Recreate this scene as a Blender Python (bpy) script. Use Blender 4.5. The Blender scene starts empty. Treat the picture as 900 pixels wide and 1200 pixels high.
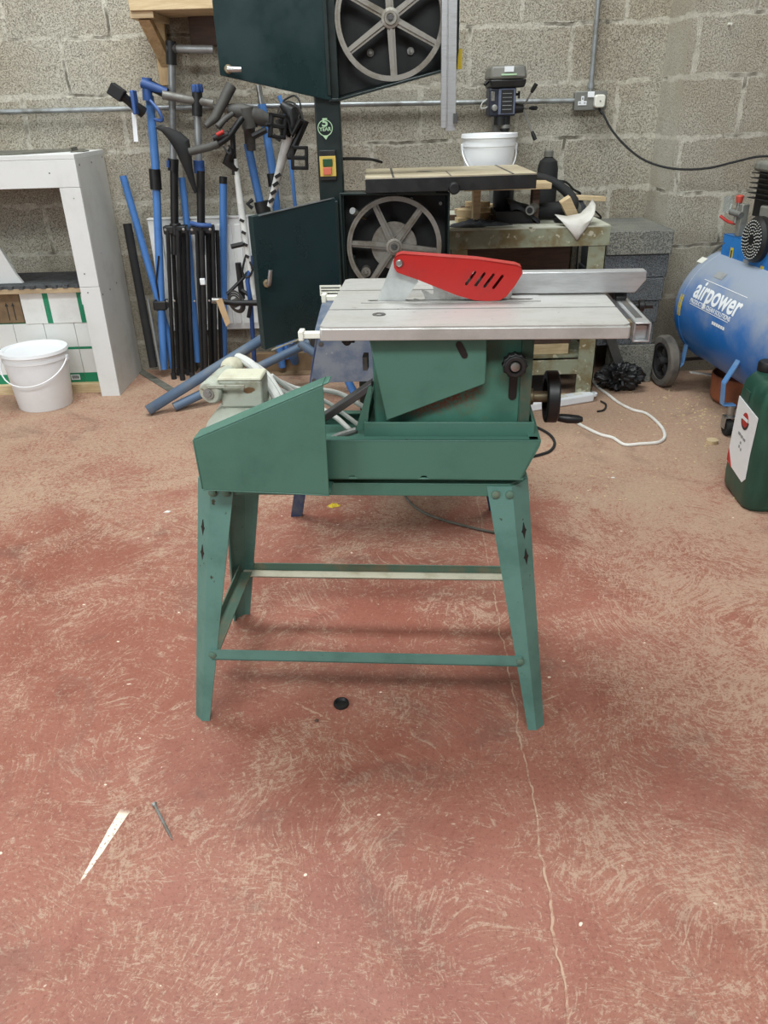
import bpy, bmesh, math, random
from mathutils import Vector, Matrix
random.seed(7)
PI = math.pi
SC = bpy.context.scene
COL = SC.collection
# ------------------------------------------------------------------ camera
FPX, CH = 905.0, 1.2
PITCH = math.atan(FPX/1721.0); ROLL = math.atan(50/1720.0)
cF = Vector((0, math.cos(PITCH), -math.sin(PITCH)))
u0 = Vector((0, math.sin(PITCH), math.cos(PITCH))); r0 = Vector((1, 0, 0))
cR = r0*math.cos(ROLL) - u0*math.sin(ROLL)
cU = u0*math.cos(ROLL) + r0*math.sin(ROLL)
CAMP = Vector((0, 0, CH))
cam = bpy.data.cameras.new('camera'); camo = bpy.data.objects.new('camera', cam); COL.objects.link(camo)
m3 = Matrix((cR, cU, -cF)).transposed()
camo.matrix_world = Matrix.Translation(CAMP) @ m3.to_4x4()
cam.sensor_fit = 'VERTICAL'; cam.sensor_height = 36.0; cam.lens = 36.0*FPX/1200.0
cam.clip_start = 0.02
SC.camera = camo

def ray(x, y): return cF + cR*((x-450)/FPX) - cU*((y-600)/FPX)
def W(x, y, Y):            # photo pixel -> point on the vertical plane y=Y
    d = ray(x, y); return CAMP + d*(Y/d.y)
def Z(x, y, z=0.0):        # photo pixel -> point on the horizontal plane
    d = ray(x, y); return CAMP + d*((z-CH)/d.z)
PSI = math.radians(-4.6)
SO = Vector((-.052, 1.28, 0))
SU = Vector((math.cos(PSI), math.sin(PSI), 0)); SV = Vector((-math.sin(PSI), math.cos(PSI), 0))
def S(x, y, v):            # photo pixel -> (u, z) on the saw's own plane v
    d = ray(x, y); t = (v-(CAMP-SO).dot(SV))/d.dot(SV); P = CAMP + d*t
    return ((P-SO).dot(SU), P.z)

# ------------------------------------------------------------------ geometry
class G:
    def __init__(s): s.b = bmesh.new(); s.sm = False
    def _faces(s, vs, fs):
        bv = [s.b.verts.new(v) for v in vs]
        for f in fs:
            try: s.b.faces.new([bv[i] for i in f])
            except ValueError: pass
        return bv
    def box(s, x0, x1, y0, y1, z0, z1, M=None):
        vs = [Vector((x, y, z)) for x in (x0, x1) for y in (y0, y1) for z in (z0, z1)]
        if M: vs = [M @ v for v in vs]
        s._faces(vs, [(0,1,3,2),(4,6,7,5),(0,4,5,1),(2,3,7,6),(0,2,6,4),(1,5,7,3)]); return s
    def hull8(s, a, b):     # two quads (lists of 4 pts) joined
        vs = [Vector(p) for p in a] + [Vector(p) for p in b]
        s._faces(vs, [(3,2,1,0),(4,5,6,7),(0,1,5,4),(1,2,6,5),(2,3,7,6),(3,0,4,7)]); return s
    def prism(s, pts, f0, f1):   # pts 2D list, f0/f1 map 2D -> 3D
        n = len(pts); vs = [Vector(f0(*p)) for p in pts] + [Vector(f1(*p)) for p in pts]
        s._faces(vs, [tuple(range(n-1, -1, -1)), tuple(range(n, 2*n))] + [(i, (i+1) % n, n+(i+1) % n, n+i) for i in range(n)]); return s
    def pxz(s, pts, y0, y1): return s.prism(pts, lambda a, b: (a, y0, b), lambda a, b: (a, y1, b))
    def pxy(s, pts, z0, z1): return s.prism(pts, lambda a, b: (a, b, z0), lambda a, b: (a, b, z1))
    def pyz(s, pts, x0, x1): return s.prism(pts, lambda a, b: (x0, a, b), lambda a, b: (x1, a, b))
    def tube(s, pts, r, n=10, caps=True, sub=0):
        pts = [Vector(p) for p in pts]
        if sub:
            q = []
            for i in range(len(pts)-1):
                p0 = pts[max(i-1, 0)]; p1 = pts[i]; p2 = pts[i+1]; p3 = pts[min(i+2, len(pts)-1)]
                for k in range(sub):
                    t = k/sub
                    q.append(.5*((2*p1)+(p2-p0)*t+(2*p0-5*p1+4*p2-p3)*t*t+(3*p1-p0-3*p2+p3)*t**3))
            q.append(pts[-1]); pts = q
        m = len(pts); rs = r if isinstance(r, (list, tuple)) else [r]*m
        if len(rs) != m: rs = [rs[0]+(rs[-1]-rs[0])*i/(m-1) for i in range(m)]
        rings = []; prev = None
        for i, p in enumerate(pts):
            t = (pts[min(i+1, m-1)]-pts[max(i-1, 0)]).normalized()
            if prev is None:
                a = Vector((0, 0, 1)) if abs(t.z) < .9 else Vector((1, 0, 0))
                x = t.cross(a).normalized()
            else: x = (prev - t*prev.dot(t)).normalized()
            prev = x; y = t.cross(x)
            rings.append([s.b.verts.new(p + (x*math.cos(2*PI*k/n)+y*math.sin(2*PI*k/n))*rs[i]) for k in range(n)])
        for i in range(m-1):
            for k in range(n):
                s.b.faces.new((rings[i][k], rings[i][(k+1) % n], rings[i+1][(k+1) % n], rings[i+1][k]))
        if caps: s.b.faces.new(rings[0][::-1]); s.b.faces.new(rings[-1])
        s.sm = True; return s
    def cyl(s, p0, p1, r, n=20): return s.tube([p0, p1], r, n)
    def lathe(s, prof, c, ax=(0, 0, 1), n=32):  # prof: (r, h) closed loop or open with r=0 ends
        ax = Vector(ax).normalized(); c = Vector(c)
        a = Vector((0, 0, 1)) if abs(ax.z) < .9 else Vector((1, 0, 0))
        x = ax.cross(a).normalized(); y = ax.cross(x); rings = []
        for r, h in prof:
            if r < 1e-6: rings.append([s.b.verts.new(c+ax*h)])
            else: rings.append([s.b.verts.new(c+ax*h+(x*math.cos(2*PI*k/n)+y*math.sin(2*PI*k/n))*r) for k in range(n)])
        for i in range(len(rings)-1):
            A, B = rings[i], rings[i+1]
            for k in range(n):
                k2 = (k+1) % n
                if len(A) == 1 and len(B) == 1: continue
                if len(A) == 1: s.b.faces.new((A[0], B[k2], B[k]))
                elif len(B) == 1: s.b.faces.new((A[k], A[k2], B[0]))
                else: s.b.faces.new((A[k], A[k2], B[k2], B[k]))
        s.sm = True; return s
    def ring(s, c, ax, r0_, r1_, h0, h1, n=48):
        return s.lathe([(r0_, h0), (r1_, h0), (r1_, h1), (r0_, h1), (r0_, h0)], c, ax, n)
    def ball(s, c, r, sc=(1, 1, 1), n=16, m=10):
        c = Vector(c); rings = []
        for i in range(m+1):
            t = PI*i/m
            if i in (0, m): rings.append([s.b.verts.new(c+Vector((0, 0, r*sc[2]*math.cos(t))))])
            else: rings.append([s.b.verts.new(c+Vector((r*sc[0]*math.sin(t)*math.cos(2*PI*k/n), r*sc[1]*math.sin(t)*math.sin(2*PI*k/n), r*sc[2]*math.cos(t)))) for k in range(n)])
        for i in range(m):
            A, B = rings[i], rings[i+1]
            for k in range(n):
                k2 = (k+1) % n
                if len(A) == 1: s.b.faces.new((A[0], B[k], B[k2]))
                elif len(B) == 1: s.b.faces.new((A[k2], A[k], B[0]))
                else: s.b.faces.new((A[k], B[k], B[k2], A[k2]))
        s.sm = True; return s
    def mesh(s, me, M):
        n0 = len(s.b.verts); s.b.from_mesh(me); s.b.verts.ensure_lookup_table()
        for v in s.b.verts[n0:]: v.co = M @ v.co
        return s
    def plate(s, outline, holes, th, M):   # flat plate with holes: local xy, thickness th along +z
        cu = bpy.data.curves.new('tmp', 'CURVE'); cu.dimensions = '2D'; cu.fill_mode = 'BOTH'; cu.extrude = th/2
        for loop in [outline]+holes:
            sp = cu.splines.new('POLY'); sp.points.add(len(loop)-1)
            for p, q in zip(sp.points, loop): p.co = (q[0], q[1], 0, 1)
            sp.use_cyclic_u = True
        s._curve(cu, M @ Matrix.Translation((0, 0, th/2))); return s
    def _curve(s, cu, M):
        ob = bpy.data.objects.new('tmp', cu); COL.objects.link(ob)
        dg = bpy.context.evaluated_depsgraph_get(); dg.update()
        me = bpy.data.meshes.new_from_object(ob.evaluated_get(dg)); s.mesh(me, M)
        bpy.data.objects.remove(ob); bpy.data.meshes.remove(me); bpy.data.curves.remove(cu)
    def text(s, txt, size, M, th=.0006, bold=0.0, sx=1.0, align='CENTER'):
        cu = bpy.data.curves.new('tmp', 'FONT'); cu.body = txt; cu.size = size; cu.extrude = th/2; cu.offset = bold
        cu.align_x = align; cu.align_y = 'CENTER'
        s._curve(cu, M @ Matrix.Diagonal((sx, 1, 1, 1))); return s

XW = {}
def thing(name, label, cat, loc=(0, 0, 0), rz=0.0, group=None):
    o = bpy.data.objects.new(name, None); COL.objects.link(o); o.empty_display_size = .05
    o.location = loc; o.rotation_euler = (0, 0, rz); o['label'] = label; o['category'] = cat
    if group: o['group'] = group
    XW[o.name] = Matrix.Translation(Vector(loc)) @ Matrix.Rotation(rz, 4, 'Z')
    return o
def _link(name, g, m, bevel=0, seg=2, smooth=None, angle=35):
    bmesh.ops.recalc_face_normals(g.b, faces=g.b.faces[:])
    me = bpy.data.meshes.new(name); g.b.to_mesh(me); g.b.free()
    me.materials.append(m)
    if g.sm or smooth or bevel:
        for p in me.polygons: p.use_smooth = True
        me.set_sharp_from_angle(angle=math.radians(angle))
    o = bpy.data.objects.new(name, me); COL.objects.link(o)
    if bevel:
        b = o.modifiers.new('bevel', 'BEVEL'); b.width = bevel; b.segments = seg; b.limit_method = 'ANGLE'; b.angle_limit = math.radians(40)
        b.harden_normals = False
    return o
def part(name, g, m, parent, bevel=0, label=None, world=True, **k):
    """g in world coordinates (world=True) or in the thing's own frame"""
    o = _link(name, g, m, bevel, **k)
    root = parent
    XR = XW[root.name]
    if world: o.data.transform(XR.inverted())
    o.parent = parent; XW[o.name] = XR.copy()
    if label: o['label'] = label
    return o
def single(name, g, m, label, cat, bevel=0, group=None, **k):
    o = _link(name, g, m, bevel, **k)
    vs = [v.co for v in o.data.vertices]
    c = Vector(((min(v.x for v in vs)+max(v.x for v in vs))/2, (min(v.y for v in vs)+max(v.y for v in vs))/2, min(v.z for v in vs)))
    o.data.transform(Matrix.Translation(-c)); o.location = c
    o['label'] = label; o['category'] = cat
    if group: o['group'] = group
    return o
def struct(name, g, m, **k):
    o = _link(name, g, m, **k); o['kind'] = 'structure'; return o

# ------------------------------------------------------------------ materials
def lin(c):
    f = lambda v: v/12.92 if v <= .04045 else ((v+.055)/1.055)**2.4
    return tuple(f(v/255.0) for v in c)+(1,)
class NT:
    def __init__(s, name):
        s.m = bpy.data.materials.new(name); s.m.use_nodes = True; s.t = s.m.node_tree
        s.bs = s.t.nodes['Principled BSDF']; s.tc = s.t.nodes.new('ShaderNodeTexCoord')
    def node(s, ty, **k):
        n = s.t.nodes.new(ty)
        for a, b in k.items(): setattr(n, a, b)
        return n
    def put(s, sock, v):
        if v is None: return
        if hasattr(v, 'is_output'): s.t.links.new(v, sock)
        else: sock.default_value = v
    def math(s, op, a, b=None, c=None, clamp=False):
        n = s.node('ShaderNodeMath', operation=op, use_clamp=clamp)
        s.put(n.inputs[0], a); s.put(n.inputs[1], b); s.put(n.inputs[2], c); return n.outputs[0]
    def noise(s, vec, scale, detail=3, rough=.55, dist=0):
        n = s.node('ShaderNodeTexNoise'); s.put(n.inputs['Vector'], vec)
        n.inputs['Scale'].default_value = scale; n.inputs['Detail'].default_value = detail
        n.inputs['Roughness'].default_value = rough; n.inputs['Distortion'].default_value = dist
        return n.outputs['Fac']
    def vor(s, vec, scale, feature='F1', out='Distance'):
        n = s.node('ShaderNodeTexVoronoi', feature=feature); s.put(n.inputs['Vector'], vec); n.inputs['Scale'].default_value = scale
        return n.outputs[out]
    def rng(s, f, a, b, c=0., d=1.):
        n = s.node('ShaderNodeMapRange', interpolation_type='SMOOTHSTEP'); s.put(n.inputs[0], f)
        for i, v in enumerate((a, b, c, d)): s.put(n.inputs[i+1], v)
        return n.outputs[0]
    def mix(s, f, a, b, blend='MIX'):
        n = s.node('ShaderNodeMix', data_type='RGBA', blend_type=blend)
        s.put(n.inputs[0], f); s.put(n.inputs[6], a); s.put(n.inputs[7], b); return n.outputs[2]
    def mapping(s, vec, sc=(1, 1, 1), rot=(0, 0, 0), loc=(0, 0, 0)):
        n = s.node('ShaderNodeMapping'); s.put(n.inputs[0], vec)
        n.inputs['Scale'].default_value = sc; n.inputs['Rotation'].default_value = rot; n.inputs['Location'].default_value = loc
        return n.outputs[0]
    def bump(s, h, strength=.3, dist=.002, normal=None):
        n = s.node('ShaderNodeBump'); s.put(n.inputs['Height'], h); n.inputs['Strength'].default_value = strength
        n.inputs['Distance'].default_value = dist; s.put(n.inputs['Normal'], normal); return n.outputs[0]
    def done(s, col, rough=.5, metal=0., normal=None, spec=None):
        s.put(s.bs.inputs['Base Color'], col); s.put(s.bs.inputs['Roughness'], rough); s.put(s.bs.inputs['Metallic'], metal)
        s.put(s.bs.inputs['Normal'], normal)
        if spec is not None: s.bs.inputs['Specular IOR Level'].default_value = spec
        return s.m
def pm(name, c, c2=None, rough=.5, metal=0., scale=12, lo=.45, hi=.7, bump=0., bscale=200, fine=None, stretch=(1, 1, 1), spec=None, bdist=.001):
    """one coat of colour c with patches/wear of colour c2"""
    n = NT(name); v = n.mapping(n.tc.outputs['Object'], stretch)
    f = n.rng(n.noise(v, scale, 6, .65), lo, hi)
    c2 = c2 or tuple(min(255, x*.85) for x in c)
    col = n.mix(f, lin(c), lin(c2))
    if fine:   # fine specks of a third colour (colour, scale, threshold)
        k = n.rng(n.noise(v, fine[1], 2, .5), fine[2], fine[2]+.06)
        col = n.mix(k, col, lin(fine[0]))
    nm = n.bump(n.noise(v, bscale, 3), bump, bdist) if bump else None
    r = n.math('ADD', n.math('MULTIPLY', f, .15), rough)
    return n.done(col, r, metal, nm, spec)

M = {}
M['green'] = pm('green_machine_paint', (70, 110, 96), (58, 96, 83), .42, 0, 7, .45, .75, .12, 60, ((60, 62, 48), 45, .73))
M['green_leg'] = pm('green_leg_paint', (90, 130, 120), (72, 110, 100), .42, 0, 6, .4, .7, .15, 80, ((62, 60, 48), 60, .70))
M['green_worn'] = pm('dusty_green_paint', (84, 112, 96), (122, 114, 92), .7, 0, 9, .45, .65, .2, 80)
M['alu_top'] = pm('cast_aluminium', (196, 194, 190), (168, 165, 158), .40, .5, 6, .4, .7, .10, 300, ((134, 124, 112), 42, .71), (1, 2.2, 1))
M['alu'] = pm('aluminium', (196, 197, 198), (168, 168, 168), .36, .75, 8, .4, .7, .08, 300, None, (1, 1, 6))
M['steel'] = pm('steel', (172, 172, 170), (120, 116, 108), .32, .85, 20)
M['steel_dull'] = pm('dull_steel', (150, 150, 146), (110, 104, 94), .5, .7, 20)
M['knife'] = pm('riving_knife_steel', (196, 199, 197), (170, 172, 170), .42, .5, 10)
M['dark_steel'] = pm('dark_steel', (84, 84, 84), (96, 90, 80), .5, .45, 18)
M['brass'] = pm('brass', (140, 126, 100), (96, 84, 62), .5, .6, 30)
M['red'] = pm('red_plastic', (168, 30, 26), (148, 25, 23), .38, 0, 20, .5, .8, .03, 200)
M['black'] = pm('black_plastic', (17, 17, 18), (28, 27, 26), .45, 0, 20, .4, .7, .05, 200)
M['rubber'] = pm('black_rubber', (26, 26, 27), (44, 41, 39), .8, 0, 15, .45, .7, .2, 150)
M['tyre'] = pm('grey_dusty_tyre', (104, 98, 90), (74, 70, 66), .85, 0, 10, .4, .7, .3, 90)
M['bs_green'] = pm('dark_green_paint', (9, 27, 25), (15, 34, 31), .35, 0, 6, .4, .7, .05, 90, None)
M['bs_door'] = pm('dark_teal_door_paint', (13, 38, 39), (20, 46, 48), .26, 0, 4, .4, .7, .03, 60)
M['bs_in'] = pm('black_housing_inside', (10, 12, 12), (19, 19, 18), .6, 0, 8)
M['wheel'] = pm('cast_wheel_aluminium', (150, 146, 138), (112, 104, 92), .42, .6, 12, .4, .7, .15, 200)
M['white'] = pm('white_plastic', (232, 234, 236), (224, 226, 228), .35, 0, 10, .5, .8)
M['cab'] = pm('grey_board', (206, 205, 199), (192, 190, 182), .6, 0, 5, .45, .75, .03, 120, ((120, 116, 104), 40, .76))
M['cab_front'] = pm('pale_grey_board', (214, 214, 212), (204, 204, 200), .6, 0, 5, .45, .75, .03, 120, ((130, 126, 116), 40, .77))
M['grey_mat'] = pm('dark_grey_foam_mat', (78, 80, 82), (58, 59, 60), .8, 0, 20, .4, .7, .5, 160, ((40, 40, 40), 90, .6))
M['rub_mat'] = pm('grey_green_rubber_mat', (104, 102, 92), (84, 82, 74), .8, 0, 12, .4, .7, .4, 200)
M['dust'] = pm('pale_dust', (178, 172, 152), (158, 150, 128), .85, 0, 14)
def wood(name, c, c2, stretch=(2, 18, 18), rough=.65):
    n = NT(name); v = n.mapping(n.tc.outputs['Object'], stretch)
    f = n.rng(n.noise(v, 2.2, 6, .7, 1.2), .3, .7); k = n.rng(n.noise(n.tc.outputs['Object'], 5, 3), .45, .7)
    col = n.mix(f, lin(c), lin(c2)); col = n.mix(n.math('MULTIPLY', k, .35), col, lin(tuple(x*.72 for x in c2)))
    return n.done(col, rough, 0, n.bump(f, .15, .001))
M['pine'] = wood('pale_pine', (212, 190, 152), (186, 160, 120))
M['pine_z'] = wood('pale_pine_upright', (200, 172, 130), (172, 138, 96), (18, 18, 2))
M['ply'] = wood('worn_plywood', (182, 160, 128), (150, 126, 96), (1.5, 12, 12))
M['board_dark'] = wood('dark_brown_board', (92, 68, 54), (66, 48, 40))
M['wood_top'] = wood('saw_table_top', (190, 180, 156), (168, 152, 124), (3, 9, 9), .6)
M['bench'] = pm('flaking_bench_paint', (138, 142, 120), (118, 104, 72), .7, 0, 9, .42, .62, .4, 120, ((176, 172, 150), 30, .62))
M['bench_top'] = pm('dusty_bench_top', (186, 186, 170), (158, 156, 138), .75, 0, 7, .4, .7, .3, 100, ((110, 104, 84), 30, .66))
M['blue'] = pm('blue_paint', (80, 130, 196), (64, 112, 178), .38, 0, 8, .45, .75, .03, 100, ((28, 40, 70), 50, .78))
M['blue_dark'] = pm('dark_blue_plastic', (48, 82, 140), (36, 64, 116), .45, 0, 10)
M['blue_pipe'] = pm('dusty_blue_pipe', (84, 104, 128), (112, 118, 122), .55, 0, 6, .4, .65, .1, 100)
M['blue_stand'] = pm('dusty_navy_metal', (92, 104, 124), (122, 128, 136), .5, .1, 14, .4, .65, .2, 90, ((140, 142, 146), 60, .68))
M['navy'] = pm('navy_metal', (46, 62, 98), (80, 86, 96), .5, .1, 12, .45, .65)
M['grey_pl'] = pm('grey_clamp_plastic', (74, 72, 68), (54, 52, 50), .6, 0, 10)
M['silver'] = pm('silver_tube', (150, 152, 152), (126, 126, 124), .4, .5, 10)
M['grey_tube'] = pm('grey_dull_tube', (128, 126, 120), (104, 100, 94), .45, .3, 10)
M['galv'] = pm('galvanised_conduit', (160, 164, 166), (122, 122, 116), .4, .55, 14, .4, .7, .1, 120)
M['bike_white'] = pm('white_frame_paint', (214, 214, 210), (186, 186, 182), .35, 0, 12)
M['rad'] = pm('white_radiator_paint', (232, 232, 228), (214, 213, 206), .45, 0, 6)
M['boxw'] = pm('white_carton', (228, 228, 224), (216, 215, 210), .6, 0, 6)
M['boxg'] = pm('green_carton_print', (24, 132, 92), (20, 118, 82), .6, 0, 10)
M['carton'] = pm('brown_cardboard', (134, 110, 82), (112, 92, 70), .75, 0, 8)
M['print'] = pm('grey_print', (150, 152, 152), (120, 122, 122), .6)
M['blackprint'] = pm('black_print', (34, 34, 34), (48, 48, 48), .6)
M['cream'] = pm('cream_enamel', (196, 194, 172), (160, 152, 128), .45, 0, 9, .4, .7, .12, 100, ((112, 84, 56), 34, .68))
M['motor_grey'] = pm('greygreen_enamel', (168, 172, 158), (130, 122, 100), .45, 0, 12, .4, .68, .12, 100, ((108, 80, 54), 34, .64))
M['hose'] = pm('pale_grey_hose', (190, 190, 184), (160, 158, 150), .5, 0, 14)
M['wcable'] = pm('white_cable', (226, 222, 214), (206, 200, 190), .5)
M['switch_y'] = pm('yellow_switch_plate', (206, 176, 84), (190, 158, 72), .5)
M['switch_g'] = pm('green_button', (36, 78, 44), (30, 66, 38), .4)
M['switch_r'] = pm('red_button', (204, 108, 84), (190, 84, 62), .4)
M['yellow'] = pm('yellow_plastic', (208, 182, 46), (188, 160, 40), .45)
M['sticker'] = pm('pale_green_sticker', (176, 208, 170), (160, 194, 154), .5)
M['socket'] = pm('grey_metal_box', (124, 124, 118), (112, 112, 106), .45, .3)
M['wplastic'] = pm('cream_plastic', (224, 222, 210), (210, 208, 194), .4)
M['drill_body'] = pm('dark_blue_drill_paint', (34, 38, 50), (48, 52, 64), .4, .1, 16)
M['drill_grey'] = pm('grey_pulley_cover', (112, 110, 102), (98, 96, 90), .45)
M['drill_plate'] = pm('blue_grey_plate', (104, 112, 134), (88, 94, 114), .4, .2)
M['cyl_blue'] = None
M['shroud'] = pm('bright_blue_paint', (46, 120, 190), (38, 104, 170), .35, 0, 10)
M['aluhead'] = pm('grey_casting', (140, 140, 132), (110, 108, 100), .5, .4, 14)
M['jerry'] = pm('dark_green_polythene', (28, 66, 54), (42, 84, 68), .38, 0, 5, .4, .7, .1, 40, None, (3, 3, 1))
M['terra'] = pm('rusty_brown_steel', (146, 84, 54), (110, 66, 46), .7, 0, 8, .4, .7, .2, 60)
M['bag'] = pm('black_bin_bag', (14, 14, 15), (22, 22, 23), .42, 0, 12, .4, .7)
M['cloth'] = pm('dark_grey_cloth', (54, 55, 58), (36, 37, 40), .85, 0, 16, .4, .7, .4, 160)
M['paper'] = pm('white_tissue', (206, 202, 194), (190, 186, 176), .8, 0, 10, .4, .7, .2, 60)
M['label_tan'] = pm('brown_paper_tag', (190, 160, 122), (172, 140, 104), .7)
M['redlogo'] = pm('red_print', (186, 52, 44), (170, 44, 38), .5)
M['orange'] = pm('orange_red_plastic', (190, 74, 60), (170, 60, 50), .5)
n = NT('clear_glass'); n.bs.inputs['Transmission Weight'].default_value = .85; M['glass'] = n.done(lin((220, 228, 226)), .1)

# block / concrete for the stack
def concrete(name, c, c2, dark):
    n = NT(name); v = n.tc.outputs['Object']
    col = n.mix(n.rng(n.noise(v, 6, 4), .35, .7), lin(c), lin(c2))
    pit = n.rng(n.noise(v, 240, 3, .7), .36, .54); g = n.noise(v, 110, 5, .7)
    col = n.mix(pit, lin(dark), col)
    return n.done(col, .95, 0, n.bump(n.math('ADD', g, pit), .7, .006), .2)
M['block'] = concrete('grey_concrete_block', (126, 130, 134), (108, 110, 110), (62, 64, 66))
M['block_light'] = concrete('dusty_concrete_block', (158, 156, 144), (136, 136, 130), (92, 92, 88))

# dusty blue tank
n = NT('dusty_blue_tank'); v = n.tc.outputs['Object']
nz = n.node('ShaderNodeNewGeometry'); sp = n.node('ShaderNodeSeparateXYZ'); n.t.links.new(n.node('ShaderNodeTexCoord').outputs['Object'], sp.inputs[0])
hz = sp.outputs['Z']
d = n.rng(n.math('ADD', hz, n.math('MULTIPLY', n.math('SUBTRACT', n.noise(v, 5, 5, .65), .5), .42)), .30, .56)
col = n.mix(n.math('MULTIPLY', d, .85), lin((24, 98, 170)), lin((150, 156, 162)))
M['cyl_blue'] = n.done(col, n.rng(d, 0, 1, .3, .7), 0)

# block wall
def wallmat(name, axis, off, seedy=0.0):
    n = NT(name); P = n.tc.outputs['Object']
    sx = n.node('ShaderNodeSeparateXYZ'); n.t.links.new(P, sx.inputs[0])
    h = sx.outputs[axis]
    wob = n.math('MULTIPLY', n.math('SUBTRACT', n.noise(P, 3.2, 3, .6), .5), .035)
    wob2 = n.math('MULTIPLY', n.math('SUBTRACT', n.noise(P, 14, 4, .7), .5), .022)
    x = n.math('ADD', n.math('ADD', h, off), wob)
    z = n.math('ADD', n.math('ADD', sx.outputs['Z'], 9-1.272+.225*4-9), n.math('ADD', wob2, wob))
    cb = n.node('ShaderNodeCombineXYZ'); n.put(cb.inputs[0], n.math('ADD', x, wob2)); n.put(cb.inputs[1], n.math('ADD', z, .225*20))
    def brick(ms, smooth, c1=(0, 0, 0, 1), c2=(1, 1, 1, 1)):
        b = n.node('ShaderNodeTexBrick'); b.offset = .5; b.squash = 1
        n.t.links.new(cb.outputs[0], b.inputs['Vector'])
        b.inputs['Scale'].default_value = 1; b.inputs['Brick Width'].default_value = .45; b.inputs['Row Height'].default_value = .225
        b.inputs['Mortar Size'].default_value = ms; b.inputs['Mortar Smooth'].default_value = smooth
        b.inputs['Color1'].default_value = c1; b.inputs['Color2'].default_value = c2; b.inputs['Mortar'].default_value = (.5, .5, .5, 1)
        return b
    b0 = brick(.007, .3); b1 = brick(.024, .9)
    mort = n.rng(n.math('ADD', b1.outputs['Fac'], n.math('MULTIPLY', n.math('SUBTRACT', n.noise(P, 11, 5, .7), .5), 2.6)), .45, .9)
    crack = n.math('MULTIPLY', b0.outputs['Fac'], n.rng(n.noise(P, 5, 3, .6), .53, .66))
    blk = n.mix(b1.outputs['Color'], lin((168, 158, 140)), lin((184, 175, 157)))
    blk = n.mix(n.rng(n.noise(P, 2.2, 4, .6), .35, .7), blk, lin((190, 185, 170)))
    g1 = n.noise(P, 210, 4, .8); pit = n.rng(g1, .36, .50); li = n.rng(g1, .54, .72)
    blk = n.mix(n.math('MULTIPLY', n.math('SUBTRACT', 1, pit), .75), blk, lin((92, 82, 68)))
    blk = n.mix(n.math('MULTIPLY', li, .6), blk, lin((226, 221, 208)))
    hole = n.rng(n.vor(P, 60), .10, .18)
    blk = n.mix(n.math('MULTIPLY', n.math('SUBTRACT', 1, hole), n.rng(n.noise(P, 7, 2), .52, .6)), blk, lin((64, 56, 46)))
    mc = n.mix(n.rng(n.noise(P, 40, 3), .35, .65), lin((210, 206, 192)), lin((190, 185, 170)))
    col = n.mix(n.math('MULTIPLY', mort, .62), blk, mc)
    col = n.mix(n.math('MULTIPLY', crack, .75), col, lin((74, 66, 54)))
    # large damp and soot patches, then a darker tone towards the floor
    st = n.rng(n.noise(P, 1.3, 5, .65, .6), .52, .72)
    col = n.mix(n.math('MULTIPLY', st, .3), col, lin((134, 122, 102)))
    low = n.rng(sx.outputs['Z'], .75, .2)
    col = n.mix(n.math('MULTIPLY', low, .3), col, lin((112, 100, 82)))
    hgt = n.math('ADD', n.math('MULTIPLY', g1, .9), n.math('MULTIPLY', pit, .5))
    hgt = n.math('ADD', n.math('MULTIPLY', hgt, n.rng(mort, 0, 1, 1, .45)), n.math('MULTIPLY', crack, -1.6))
    hgt = n.math('ADD', hgt, n.math('MULTIPLY', mort, .35))
    return n.done(col, .95, 0, n.bump(hgt, .75, .006), .15)
M['wall'] = wallmat('concrete_block_wall', 'X', -.89-.225+.45*12)
M['wall_side'] = wallmat('concrete_block_wall_return', 'Y', 5)

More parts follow.
